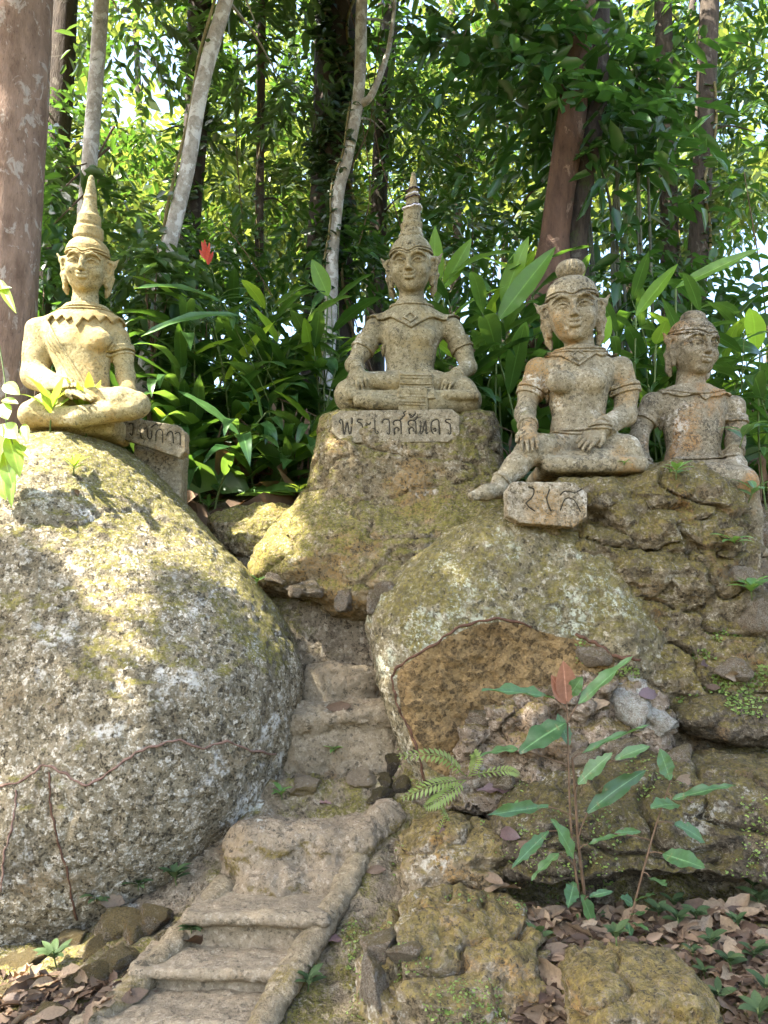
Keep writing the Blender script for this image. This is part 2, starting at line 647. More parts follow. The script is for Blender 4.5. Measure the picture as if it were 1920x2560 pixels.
M['rubble'] = stone('pale_rubble_stone', (0.10, 0.075, 0.045), (0.32, 0.25, 0.165), (0.52, 0.46, 0.36), moss=0.36, mossc=OCHRE, lich=0.35, lichc=(0.50, 0.46, 0.38), grime=0.45, rust=0.4, rustc=(0.28, 0.175, 0.09), grain=64, up=0.4, bump=1.1)
M['whiterock'] = stone('white_lichened_stone', (0.12, 0.10, 0.07), (0.36, 0.32, 0.25), (0.66, 0.63, 0.56), moss=0.18, lich=0.9, grime=0.35, grain=64, up=0.3, bump=1.0)
M['step'] = stone('worn_concrete_step', (0.08, 0.062, 0.038), (0.235, 0.187, 0.12), (0.39, 0.33, 0.235), moss=0.2, mossc=OCHRE, lich=0.08, grime=0.3, rust=0.25, rustc=(0.25, 0.18, 0.10), grain=95, up=-0.15, bump=0.6, con=0.65)
M['rail'] = stone('mossy_concrete_rail', (0.075, 0.058, 0.033), (0.215, 0.168, 0.10), (0.37, 0.31, 0.21), moss=0.5, mossc=OCHRE, lich=0.1, grime=0.35, grain=95, up=0.1, bump=0.7, con=0.7)
M['roughstep'] = stone('rough_step_rock', (0.075, 0.058, 0.036), (0.225, 0.175, 0.112), (0.38, 0.32, 0.235), moss=0.7, mossc=OCHRE, lich=0.08, grime=0.3, rust=0.2, rustc=(0.25, 0.18, 0.10), grain=90, up=-0.45, bump=0.8, con=0.7)
M['bankrock'] = stone('pinkish_rubble_rock', (0.075, 0.054, 0.034), (0.25, 0.19, 0.13), (0.43, 0.365, 0.28), moss=0.42, mossc=OCHRE, lich=0.2, lichc=(0.46, 0.42, 0.35), grime=0.5, rust=0.45, rustc=(0.26, 0.16, 0.08), grain=60, up=0.4, bump=1.1)
M['soil'] = stone('mossy_soil', (0.06, 0.046, 0.028), (0.21, 0.165, 0.105), (0.38, 0.32, 0.225), moss=0.36, mossc=((0.12, 0.105, 0.022), (0.23, 0.195, 0.045)), lich=0.08, grime=0.35, rust=0.25, rustc=(0.2, 0.125, 0.06), grain=52, up=0.3, bump=1.3, bscale=1.4)
SM = ((0.17, 0.145, 0.045), (0.27, 0.225, 0.08))
M['statue'] = stone('weathered_statue_concrete', (0.075, 0.06, 0.03), (0.22, 0.183, 0.10), (0.35, 0.305, 0.20), moss=0.22, mossc=SM, lich=0.24, lichc=(0.47, 0.43, 0.32), grime=0.75, rust=0.3, rustc=(0.25, 0.185, 0.075), grain=120, up=0.2, bump=0.35, bscale=1.6, con=0.8, streak=0.65)
M['statue_gold'] = stone('pale_yellow_statue_concrete', (0.11, 0.085, 0.034), (0.33, 0.268, 0.13), (0.46, 0.395, 0.235), moss=0.08, lich=0.16, lichc=(0.52, 0.47, 0.33), grime=0.25, rust=0.5, rustc=(0.31, 0.2, 0.065), grain=125, up=0.1, bump=0.35, bscale=1.6, con=0.75, streak=0.35)  # paler and yellower concrete than the other statues
M['statue_rust'] = stone('rust_stained_statue_concrete', (0.08, 0.062, 0.035), (0.24, 0.20, 0.122), (0.38, 0.335, 0.235), moss=0.2, mossc=SM, lich=0.30, lichc=(0.49, 0.45, 0.35), grime=0.85, rust=0.42, rustc=(0.31, 0.17, 0.05), grain=115, up=0.25, bump=0.4, bscale=1.6, con=0.8, streak=0.6)
M['statue_dirty'] = stone('grimy_statue_concrete', (0.07, 0.054, 0.033), (0.205, 0.17, 0.108), (0.36, 0.315, 0.23), moss=0.24, mossc=SM, lich=0.34, lichc=(0.47, 0.43, 0.35), grime=0.95, rust=0.5, rustc=(0.31, 0.15, 0.04), grain=115, up=0.25, bump=0.4, bscale=1.6, con=0.85, streak=0.65)
M['plaque'] = stone('weathered_plaque_concrete', (0.09, 0.072, 0.042), (0.24, 0.20, 0.125), (0.38, 0.335, 0.24), moss=0.26, mossc=SM, lich=0.3, lichc=(0.46, 0.42, 0.33), grime=0.65, rust=0.3, rustc=(0.25, 0.16, 0.065), grain=110, up=0.1, bump=0.5, bscale=1.6, con=0.8)
M['plaque_rust'] = stone('rust_stained_plaque_concrete', (0.09, 0.07, 0.04), (0.30, 0.25, 0.165), (0.50, 0.45, 0.35), moss=0.34, mossc=SM, lich=0.6, lichc=(0.52, 0.48, 0.39), grime=0.9, rust=0.75, rustc=(0.28, 0.165, 0.055), grain=100, up=0.1, bump=0.7, bscale=1.4)
M['groove'] = plain('dark_lettering', (0.02, 0.017, 0.011), (0.06, 0.05, 0.03), 60)  # dark fill for the cut letters
M['ginger'] = leafmat('ginger_leaf', (0.022, 0.066, 0.018), (0.06, 0.13, 0.032), (0.26, 0.44, 0.05), tr=0.30, rough=0.33, rib=True, spec=0.6)
M['gingerdark'] = leafmat('dark_ginger_leaf', (0.016, 0.052, 0.014), (0.035, 0.095, 0.022), (0.16, 0.32, 0.03), tr=0.26, rough=0.3, rib=True, spec=0.6)
M['bananaleaf'] = leafmat('bright_ginger_leaf', (0.06, 0.16, 0.015), (0.12, 0.23, 0.025), (0.50, 0.72, 0.05), tr=0.45, rough=0.4, rib=True)
M['sapling'] = leafmat('sapling_leaf', (0.04, 0.095, 0.034), (0.085, 0.165, 0.055), (0.22, 0.40, 0.07), tr=0.28, rough=0.42, rib=True, dry=(0.16, 0.15, 0.06))
M['redleaf'] = leafmat('copper_young_leaf', (0.20, 0.085, 0.055), (0.32, 0.16, 0.10), (0.5, 0.18, 0.08), tr=0.3, rough=0.35, rib=True)
M['fern'] = leafmat('fern_frond', (0.15, 0.21, 0.05), (0.25, 0.31, 0.09), (0.45, 0.6, 0.08), tr=0.35, rough=0.5)
M['seedling'] = leafmat('seedling_leaf', (0.06, 0.15, 0.035), (0.13, 0.24, 0.06), (0.35, 0.55, 0.08), tr=0.3, rough=0.45)
M['greyplant'] = leafmat('grey_green_leaf', (0.026, 0.048, 0.016), (0.065, 0.098, 0.036), (0.15, 0.25, 0.06), tr=0.15, rough=0.7, spec=0.2)
M['limeleaf'] = leafmat('lime_fern_leaf', (0.14, 0.24, 0.02), (0.24, 0.34, 0.04), (0.55, 0.75, 0.06), tr=0.4, rough=0.4, rib=True)
M['stem'] = plain('green_stem', (0.06, 0.10, 0.025), (0.13, 0.16, 0.05), 25, 0.6)
M['brownstem'] = plain('brown_stem', (0.07, 0.04, 0.02), (0.15, 0.095, 0.055), 25, 0.7)
M['drystem'] = plain('dry_brown_stalk', (0.09, 0.05, 0.03), (0.22, 0.14, 0.09), 18, 0.85)
M['root'] = plain('pinkish_root', (0.10, 0.055, 0.038), (0.24, 0.15, 0.11), 40, 0.8)
M['darkroot'] = plain('dark_root', (0.05, 0.025, 0.015), (0.13, 0.065, 0.035), 40, 0.8)
M['litter'] = leafmat('dry_leaf', (0.06, 0.036, 0.022), (0.29, 0.21, 0.125), (0.35, 0.16, 0.06), tr=0.1, rough=0.6, attr=None, dry=(0.10, 0.055, 0.04), spec=0.3)
M['litter_mass'] = leafmat('dry_leaf_mass', (0.04, 0.024, 0.015), (0.23, 0.155, 0.095), (0.3, 0.14, 0.05), tr=0.08, rough=0.65, attr='v', spec=0.25)
M['purpleleaf'] = leafmat('purple_dead_leaf', (0.075, 0.045, 0.042), (0.15, 0.09, 0.08), (0.2, 0.07, 0.05), tr=0.05, rough=0.5)
M['cover'] = leafmat('ground_cover_leaf', (0.02, 0.06, 0.012), (0.085, 0.17, 0.03), (0.25, 0.42, 0.05), tr=0.3, rough=0.45, attr='v')
M['mosscover'] = leafmat('moss_sprig', (0.10, 0.16, 0.03), (0.20, 0.27, 0.06), (0.35, 0.5, 0.08), tr=0.25, rough=0.6, attr='v')
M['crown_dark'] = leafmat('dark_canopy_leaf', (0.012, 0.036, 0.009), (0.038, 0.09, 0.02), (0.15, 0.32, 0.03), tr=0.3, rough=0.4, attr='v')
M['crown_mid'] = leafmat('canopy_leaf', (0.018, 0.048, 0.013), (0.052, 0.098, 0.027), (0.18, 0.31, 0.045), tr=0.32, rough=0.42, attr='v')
M['crown_bright'] = leafmat('sun_tinted_canopy_leaf', (0.028, 0.062, 0.015), (0.072, 0.108, 0.028), (0.29, 0.36, 0.05), tr=0.38, rough=0.45, attr='v')  # lighter copy of the canopy leaf, with sunlight put into its colour
M['bigleaf'] = leafmat('broad_bush_leaf', (0.016, 0.055, 0.014), (0.045, 0.115, 0.028), (0.16, 0.34, 0.04), tr=0.25, rough=0.32, attr='v')
M['ivy'] = leafmat('climber_leaf', (0.012, 0.03, 0.01), (0.04, 0.075, 0.022), (0.12, 0.22, 0.03), tr=0.2, rough=0.4, attr='v')
M['bark_brown'] = bark('brown_bark', (0.15, 0.095, 0.065), (0.32, 0.215, 0.155), (0.42, 0.36, 0.30), pf=0.45, sc=(6, 6, 2.2))
M['bark_pale'] = bark('pale_mottled_bark', (0.22, 0.19, 0.15), (0.45, 0.41, 0.35), (0.62, 0.60, 0.55), pf=0.6, sc=(12, 12, 9), moss=0.15, bump=0.5)
M['bark_dark'] = bark('dark_bark', (0.022, 0.017, 0.013), (0.065, 0.050, 0.038), (0.10, 0.09, 0.07), pf=0.25, moss=0.5)
M['bark_mid'] = bark('grey_brown_bark', (0.035, 0.027, 0.02), (0.095, 0.072, 0.052), (0.16, 0.14, 0.11), pf=0.3, moss=0.35)
M['bark_red'] = bark('reddish_bark', (0.05, 0.029, 0.019), (0.135, 0.078, 0.05), (0.24, 0.16, 0.11), pf=0.2, sc=(5, 5, 1.4), moss=0.15)
M['vine'] = plain('climbing_vine', (0.10, 0.085, 0.03), (0.27, 0.22, 0.10), 12, 0.8)
M['bamboo'] = plain('grey_green_cane', (0.05, 0.055, 0.035), (0.13, 0.135, 0.085), 6, 0.6)
M['flower'] = leafmat('red_bract', (0.55, 0.03, 0.02), (0.75, 0.09, 0.03), (0.8, 0.1, 0.03), tr=0.3, rough=0.4)
M['white_ribbon'] = plain('white_garland', (0.5, 0.46, 0.45), (0.75, 0.7, 0.7), 80, 0.7)
M['dark_ribbon'] = plain('dark_garland_cord', (0.02, 0.015, 0.015), (0.08, 0.05, 0.05), 80, 0.7)

# ------------------------------------------------------------------ the ground
GP = [(-100, 2420, 3.6), (100, 2480, 3.35), (300, 2560, 3.15), (-50, 2600, 3.1), (600, 2600, 3.05), (420, 2330, 3.72), (250, 2400, 3.55), (100, 2400, 3.7), (60, 2330, 4.1), (300, 2260, 4.1),
      (800, 2540, 3.2), (880, 2330, 3.6), (930, 2150, 3.95), (985, 2000, 4.3), (720, 2200, 4.0),
      (1500, 2700, 2.8), (1950, 2640, 2.8), (1950, 2330, 3.35), (1400, 2330, 3.45), (1150, 2520, 3.2), (1650, 2300, 3.55), (1300, 2290, 3.6),
      (1500, 1890, 4.5), (1950, 1880, 4.5), (1230, 1950, 4.4), (1300, 1800, 4.6), (1500, 2270, 3.95), (1800, 2250, 3.95), (1300, 2280, 3.9), (1150, 2200, 4.05), (1650, 1720, 4.5), (1950, 1660, 4.55), (1100, 1900, 4.4),
      (1750, 1600, 4.8), (1950, 1500, 5.0), (1500, 1500, 5.1), (850, 1640, 4.95), (800, 1490, 5.05), (1000, 1500, 5.05), (690, 1500, 5.1),
      (610, 1395, 5.35), (540, 1290, 5.9), (700, 1275, 6.0), (1000, 1270, 6.2), (1400, 1230, 6.2), (1800, 1260, 6.0), (2100, 1300, 6.0),
      (300, 1200, 6.2), (-100, 1180, 6.2), (-400, 1300, 6.0), (150, 1700, 5.3), (-300, 1900, 5.0), (-300, 2300, 4.0)]
gp = np.array([P(*g) for g in GP])
extra = []
for x in (-14, -9, -5, -2, 0, 2, 5, 9, 14):
    extra += [(x, 9.0, 1.6 + 9.0 * math.tan(math.radians(15.5)) + 0.12 * math.sin(x)), (x, 13.0, 1.6 + 13 * math.tan(math.radians(17.0)) + 0.3 * math.sin(x * .7)),
              (x, 19.0, 5.4), (x, 30.0, 4.0), (x, 60, 1.0)]
for x in (-14, -8, 8, 14):
    extra += [(x, 4.5, 1.6), (x, 2.0, 0.0), (x, -3, -0.3)]
for x in (-4, 0, 4):
    extra += [(x, 1.2, -0.05), (x, -4, -0.3)]
gp = np.concatenate([gp, np.array(extra, float)])


def _rbf():
    xy = gp[:, :2]
    D = np.linalg.norm(xy[:, None] - xy[None], axis=2)
    n = len(gp)
    A = np.zeros((n + 3, n + 3))
    A[:n, :n] = D + np.eye(n) * -0.05
    A[:n, n] = 1
    A[:n, n + 1:] = xy
    A[n, :n] = 1
    A[n + 1:, :n] = xy.T
    return np.linalg.solve(A, np.concatenate([gp[:, 2], [0, 0, 0]]))


_W = _rbf()


def ground_z(x, y):
    x, y = np.atleast_1d(np.asarray(x, float)), np.atleast_1d(np.asarray(y, float))
    q = np.stack([x, y], 1)
    out = np.empty(len(q))
    for i in range(0, len(q), 20000):
        s = q[i:i + 20000]
        D = np.linalg.norm(s[:, None] - gp[None, :, :2], axis=2)
        out[i:i + 20000] = D @ _W[:len(gp)] + _W[len(gp)] + s @ _W[len(gp) + 1:]
    return out


xs = np.concatenate([np.linspace(-60, -6, 22)[:-1], np.linspace(-6, -2.6, 24)[:-1], np.arange(-2.6, 2.8, 0.027), np.linspace(2.8, 6, 24)[1:], np.linspace(6, 60, 22)[1:]])
ys = np.concatenate([np.linspace(-12, 2.4, 16)[:-1], np.arange(2.4, 6.4, 0.027), np.linspace(6.4, 14, 50)[1:], np.linspace(14, 120, 24)[1:]])
GX, GY = np.meshgrid(xs, ys, indexing='ij')
GZ = ground_z(GX.ravel(), GY.ravel())
pts = np.stack([GX.ravel(), GY.ravel(), GZ], 1)
far = sstep(70, 20, pts[:, 1])
pts[:, 2] += (0.05 * fbm(pts, 2.3, 4, seed=1) + 0.04 * fbm(pts, 8, 4, seed=2, ridge=True) + 0.02 * fbm(pts, 26, 3, seed=3)) * far
# the ground is dug out under the stairs
_st = np.array([P(a, b, Y)[:2] for a, b, Y in ((900, 2125, 4.05), (745, 2390, 3.4), (635, 2570, 3.04), (570, 2690, 2.86), (120, 2640, 2.95), (215, 2555, 3.1), (375, 2405, 3.43), (565, 2185, 4.0))])
pts[:, 2] -= 0.30 * sstep(0.03, -0.05, poly_sd(_st, pts[:, 0], pts[:, 1]))
_gy = np.array([P(a, b, Y)[:2] for a, b, Y in ((680, 1900, 4.40), (1000, 1900, 4.40), (1000, 1760, 4.75), (960, 1660, 5.0), (760, 1660, 5.0), (690, 1760, 4.75))])
pts[:, 2] -= 0.22 * sstep(0.04, -0.08, poly_sd(_gy, pts[:, 0], pts[:, 1]))
nxg, nyg = GX.shape
ii = np.arange(nxg * nyg).reshape(nxg, nyg)
gq = np.stack([ii[:-1, :-1], ii[1:, :-1], ii[1:, 1:], ii[:-1, 1:]], -1).reshape(-1, 4)
props(link('ground', mesh_np('ground', pts, gq, M['soil'])), 'steep mossy forest slope of soil and dead leaves', 'slope', kind='structure')

BVH = {}


def reg(name, V, F):
    if isinstance(F, np.ndarray):
        F = [F]
    BVH[name] = BVHTree.FromPolygons(V.tolist(), [f for a in F for f in a.tolist()])


reg('ground', pts, gq)


def hit(px, py, only=None, skip=()):
    """first surface seen through this place of the photograph: point, normal"""
    d = ray(px, py).normalized()
    best = None
    for k, b in BVH.items():
        if (only and k not in only) or k in skip:
            continue
        r = b.ray_cast(Vector((0, 0, EYE)), d)
        if r[0] is not None and (best is None or r[3] < best[2]):
            best = (r[0], r[1] if r[1].dot(d) < 0 else -r[1], r[3])
    return best


def drop(x, y, z0=30.0, only=None):
    best = None
    for k, b in BVH.items():
        if only and k not in only:
            continue
        r = b.ray_cast(Vector((x, y, z0)), Vector((0, 0, -1)))
        if r[0] is not None and (best is None or r[0].z > best[0].z):
            best = (r[0], r[1] if r[1].z > 0 else -r[1])
    return best


# ------------------------------------------------------------------ boulders
def rock(key, name, outline, Y, lean, tf, tb, rad, h, mat, label, cat='boulder', amp=(0.05, 0.02, 0.008), sc=(1.3, 5, 18), ridge=0.0, smooth=2,
         lumps=(), cuts=(), lk=0.022, carve=None, group=None, pref=None, cracks=0.0, grit=0.008, cs=2.2):
    """A boulder from its outline in the photograph, given a place in depth (Y, leaning back), thickness to the front and back and rounding."""
    o = np.array(outline, float)
    pref = pref or o[:, 1].mean()
    w = np.array([P(a, b, Y + lean * (pref - b) / 1000.0) for a, b in o])
    ky, kz = np.polyfit(w[:, 2], w[:, 1], 1)
    poly = smooth_poly(w[:, [0, 2]], smooth)
    lo = np.array([poly[:, 0].min() - .1, 0, poly[:, 1].min() - .1])
    hi = np.array([poly[:, 0].max() + .1, 0, poly[:, 1].max() + .1])
    yy = ky * np.array([lo[2], hi[2]]) + kz
    lo[1], hi[1] = yy.min() - tf - .1, yy.max() + tb + .1
    for (lx, ly, dd, rx, ry, rz) in lumps:
        m_ = mpp(lx, ly, Y)
        q_ = P(lx, ly, Y - dd)
        lo = np.minimum(lo, q_ - np.array((rx * m_, ry, rz * m_)) - .06)
        hi = np.maximum(hi, q_ + np.array((rx * m_, ry, rz * m_)) + .06)
    F = Field(lo, hi, h)
    X, Yg, Z = F.grid((slice(None),) * 3)
    sd = poly_sd(poly, F.ax[0][:, None].astype(float), F.ax[2][None, :].astype(float))
    q = np.maximum(rad + sd, 0) / rad
    dy = Yg - (ky * Z + kz)
    wv = np.where(dy < 0, -dy / tf, dy / tb)
    F.V = ((np.sqrt(q[:, None, :] ** 2 + wv ** 2) - 1) * min(rad, tf, tb)).astype(np.float32)
    for (lx, ly, dd, rx, ry, rz) in lumps:
        m_ = mpp(lx, ly, Y)
        F.add(ell(P(lx, ly, Y - dd), (rx * m_, ry, rz * m_)), lk)
    bare = None
    for (lx, ly, dd, rx, ry, rz) in cuts:
        m_ = mpp(lx, ly, Y)
        F.add(ell(P(lx, ly, Y - dd), (rx * m_, ry, rz * m_)), 0.03, 's')
    V, Q = F.mesh()
    N = vnormals(V, Q)
    s = float(sum(map(ord, key)) % 37)
    d = amp[0] * fbm(V, sc[0], 3, seed=s) + amp[1] * fbm(V, sc[1], 4, seed=s + 1) + amp[2] * fbm(V, sc[2], 3, seed=s + 2)
    if ridge:
        d += ridge * (fbm(V * np.array([1, 1, 1.8]), sc[1] * 0.8, 3, seed=s + 3, ridge=True) - 0.3)
    if cracks:
        c = np.abs(fbm(V * np.array([0.8, 0.8, 1.7]), cs, 3, seed=s + 5))
        d -= cracks * sstep(0.05 if cs > 1 else 0.014, 0.0, c)
    if grit:
        d += grit * fbm(V, 38, 2, seed=s + 6) + grit * 1.3 * (fbm(V, 13, 3, seed=s + 7, ridge=True) - 0.2)
    V2 = V + N * d[:, None]
    at = None
    if carve:
        at = {'bare': carve(V2)}
    me = mesh_np(name, V2, Q, M[mat], attrs=at)
    o = link(name, me)
    props(o, label, cat, group)
    reg(key, V2, Q)
    return o, V2, Q


rock('left', 'granite_boulder',
     [(-260, 1500), (-140, 1230), (20, 1110), (150, 1082), (260, 1092), (340, 1128), (415, 1200), (500, 1295), (590, 1395), (670, 1490), (730, 1580), (765, 1665),
      (755, 1760), (730, 1870), (705, 1980), (650, 2070), (570, 2150), (480, 2240), (320, 2330), (180, 2420), (0, 2450), (-250, 2380), (-380, 1900)],
     4.72, 0.60, 0.95, 0.9, 0.98, 0.0175, 'boulder', 'huge speckled granite boulder with mossy rim beneath the tall crowned statue beside the steps',
     amp=(0.05, 0.016, 0.010), sc=(1.1, 5, 24), pref=1900, grit=0.006, cracks=0.016, cs=0.9)
rock('pedestal', 'rock_pedestal',
     [(815, 1028), (1000, 1022), (1225, 1030), (1250, 1075), (1256, 1180), (1275, 1300), (1310, 1420), (1240, 1500), (1000, 1530), (880, 1500), (760, 1480), (680, 1440), (690, 1380), (738, 1300), (775, 1200), (790, 1120), (800, 1060)],
     5.45, 0.35, 0.42, 0.45, 0.30, 0.0145, 'mound', 'ochre mossy rock pedestal with a lettered plaque under the central crowned statue',
     'pedestal', amp=(0.06, 0.03, 0.012), sc=(1.6, 4, 17), ridge=0.015, pref=1100, cracks=0.035, lk=0.16,
     lumps=[(790, 1400, .30, 130, .32, 100), (900, 1400, .36, 130, .30, 110), (1030, 1420, .40, 150, .30, 110), (1160, 1400, .38, 140, .30, 110), (740, 1440, .25, 110, .3, 60), (1240, 1380, .30, 100, .3, 90), (960, 1480, .42, 160, .28, 70)])
rock('ledge', 'rock_ledge',
     [(1262, 1330), (1290, 1235), (1400, 1188), (1520, 1170), (1640, 1165), (1760, 1185), (1825, 1235), (1855, 1340), (1880, 1440), (1905, 1560), (1980, 1700), (1960, 1850), (1500, 1800), (1350, 1560)],
     4.80, 0.30, 0.40, 0.6, 0.28, 0.0135, 'ledge', 'dark lumpy moss-covered rock ledge that the two bare-headed statues sit on', 'rock',
     amp=(0.05, 0.04, 0.018), sc=(2.2, 6, 18), ridge=0.035, pref=1400, cracks=0.075,
     lumps=[(1440, 1235, .32, 70, .13, 40), (1510, 1240, .36, 60, .12, 50), (1560, 1290, .38, 55, .12, 40), (1640, 1230, .36, 90, .14, 45), (1740, 1260, .34, 80, .14, 60), (1660, 1330, .38, 110, .14, 50), (1500, 1370, .38, 80, .12, 45), (1600, 1430, .40, 90, .14, 50), (1790, 1370, .36, 70, .14, 70), (1720, 1450, .38, 90, .14, 60), (1820, 1500, .36, 80, .12, 60), (1380, 1330, .34, 70, .1, 30)])


def bare_face(V):
    """the bare orange face inside the overhang, below the dark root"""
    pl = np.array([P(a, b, 4.25)[[0, 2]] for a, b in
                   [(1048, 1905), (1010, 1800), (988, 1690), (1010, 1660), (1085, 1615), (1150, 1575), (1230, 1552), (1300, 1560), (1390, 1590), (1470, 1602), (1560, 1668), (1450, 1720), (1250, 1830), (1150, 1960)]])
    Vp = V.copy()
    t = 4.25 / Vp[:, 1]
    sd = poly_sd(smooth_poly(pl, 1), Vp[:, 0] * t, EYE + (Vp[:, 2] - EYE) * t)
    return np.clip(0.5 - sd / 0.02, 0, 1)


rock('snail', 'overhanging_boulder',
     [(1062, 1990), (1020, 1900), (985, 1800), (950, 1715), (926, 1630), (920, 1560), (935, 1505), (985, 1440), (1070, 1375), (1150, 1310), (1230, 1262), (1330, 1280), (1440, 1320), (1540, 1400), (1620, 1500), (1660, 1600), (1640, 1700),
      (1560, 1780), (1450, 1840), (1350, 1900), (1260, 1960), (1150, 2000)],
     4.58, 0.34, 0.38, 0.5, 0.30, 0.0135, 'snail', 'pale lichened boulder curling over a bare orange hollow face in the middle', 'boulder',
     amp=(0.05, 0.022, 0.010), sc=(1.6, 5, 20), pref=1600, ridge=0.012, carve=bare_face,
     cuts=[(1340, 1850, 0.42, 330, 0.12, 275)])
rock('dark', 'undercut_boulder',
     [(1290, 2235), (1240, 2150), (1215, 2040), (1290, 1960), (1440, 1915), (1680, 1895), (1900, 1880), (2040, 1960), (2060, 2100), (1990, 2190), (1850, 2225), (1700, 2275), (1520, 2290), (1390, 2280)],
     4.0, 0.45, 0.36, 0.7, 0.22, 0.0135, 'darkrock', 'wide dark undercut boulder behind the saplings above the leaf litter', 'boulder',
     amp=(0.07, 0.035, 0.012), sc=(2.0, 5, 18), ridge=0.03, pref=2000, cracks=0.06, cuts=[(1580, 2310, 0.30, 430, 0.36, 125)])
rock('mossleft', 'mossy_block',
     [(990, 2150), (1010, 2085), (1090, 2050), (1180, 2040), (1270, 2070), (1290, 2160), (1240, 2260), (1120, 2310), (1010, 2310), (995, 2230)],
     3.95, 0.3, 0.25, 0.4, 0.17, 0.012, 'mossrock', 'squarish mossy block between the steps and the undercut boulder', 'rock', amp=(0.035, 0.03, 0.012), sc=(2.5, 7, 22), pref=2170, ridge=0.03, cracks=0.05, cs=2.6)
rock('front', 'mossy_boulder',
     [(870, 2640), (885, 2510), (925, 2400), (950, 2330), (1010, 2280), (1110, 2250), (1240, 2252), (1320, 2285), (1368, 2350), (1372, 2440), (1410, 2640)],
     3.32, 0.55, 0.28, 0.4, 0.22, 0.012, 'mossrock', 'broad ochre mossy boulder in front beside the stair rail', 'boulder', amp=(0.04, 0.04, 0.014), sc=(2.2, 6, 20), ridge=0.045, pref=2450, cracks=0.07, cs=2.4)
rock('stump', 'flat_topped_rock',
     [(1400, 2660), (1412, 2500), (1435, 2430), (1500, 2402), (1640, 2396), (1735, 2415), (1765, 2500), (1790, 2660)],
     3.02, 0.18, 0.24, 0.28, 0.06, 0.009, 'mossrock', 'small flat-topped mossy rock like a stump at the bottom edge', 'rock', amp=(0.025, 0.026, 0.01), sc=(2.5, 8, 24), ridge=0.012, pref=2500, smooth=2, cracks=0.04, cs=2.6)
rock('lit', 'path_side_rock',
     [(510, 1300), (560, 1268), (640, 1272), (730, 1262), (790, 1300), (760, 1400), (640, 1430), (560, 1390)],
     5.55, 0.9, 0.22, 0.3, 0.2, 0.012, 'mound', 'sunlit yellow-green mossy rock between the huge boulder and the pedestal', 'rock', amp=(0.05, 0.03, 0.012), sc=(2.5, 6, 20), ridge=0.03, pref=1330)
rock('angular', 'angular_rock',
     [(1668, 1800), (1700, 1752), (1770, 1728), (1870, 1736), (1960, 1760), (1990, 1830), (1930, 1870), (1800, 1862), (1720, 1840)],
     4.32, 0.4, 0.2, 0.3, 0.10, 0.011, 'darkrock', 'angular grey rock with a white patch at the edge of the mossy slope', 'rock', amp=(0.03, 0.02, 0.008), sc=(3, 7, 22), ridge=0.02, pref=1800)

# ------------------------------------------------------------------ loose stones
def ico(sub):
    import bmesh
    bm = bmesh.new()
    bmesh.ops.create_icosphere(bm, subdivisions=sub, radius=1.0)
    V = np.array([v.co[:] for v in bm.verts])
    F = np.array([[v.index for v in f.verts] for f in bm.faces])
    bm.free()
    return V, F


ICO_V, ICO_F = ico(4)
STONES = {}


def stone_mesh(kind, k):
    key = (kind, k)
    if key not in STONES:
        r = np.random.default_rng(100 + k)
        V = ICO_V.copy()
        for _ in range(16):
            n = r.normal(size=3)
            n /= np.linalg.norm(n)
            c = r.uniform(0.42, 0.85)
            d = V @ n
            V = V - np.maximum(d - c, 0)[:, None] * n * 0.93
        N = V / np.linalg.norm(V, axis=1, keepdims=True)
        V = V + N * (0.16 * fbm(V, 1.6, 3, seed=k)[:, None] + 0.10 * fbm(V, 5, 4, seed=k + .5)[:, None] + 0.03 * fbm(V, 18, 2, seed=k)[:, None])
        STONES[key] = mesh_np('stone', V, ICO_F, M[kind])
    return STONES[key]


ORD = ['first', 'second', 'third', 'fourth', 'fifth', 'sixth', 'seventh', 'eighth', 'ninth', 'tenth', 'eleventh', 'twelfth', 'thirteenth', 'fourteenth', 'fifteenth']


def stones(name, lst, kind, label, group, cat='stone'):
    if isinstance(label, str):
        rank = sorted(range(len(lst)), key=lambda q: lst[q][0])
        label = ['%s, %s from the left' % (label, ORD[rank.index(q)]) for q in range(len(lst))]
    for i, (px, py, rx, rz, *rot) in enumerate(lst):
        hh = hit(px, py)
        if hh is None:
            continue
        p, n, dist = hh
        s = dist / FPX
        o = bpy.data.objects.new(name, stone_mesh(kind, (i * 5 + len(label)) % 9))
        o.scale = (rx * s * 1.45, (rx + rz) * 0.72 * s, rz * s * 1.45)
        o.rotation_euler = (random.uniform(-.3, .3), rot[0] if rot else random.uniform(-.3, .3), random.uniform(-0.5, 0.5))
        o.location = p - n * (0.35 * min(rx, rz) * s)
        COL.objects.link(o)
        lab = label if not isinstance(label, (list, tuple)) else label[i]
        props(o, lab, cat, group)
        bpy_m = Matrix.Translation(o.location) @ o.rotation_euler.to_matrix().to_4x4() @ Matrix.Diagonal((*o.scale, 1))
        MV = np.array(bpy_m)
        Vw = ICO_V @ MV[:3, :3].T * 0.9 + MV[:3, 3]
        reg('%s_%d_%s' % (name, i, group), Vw, ICO_F)


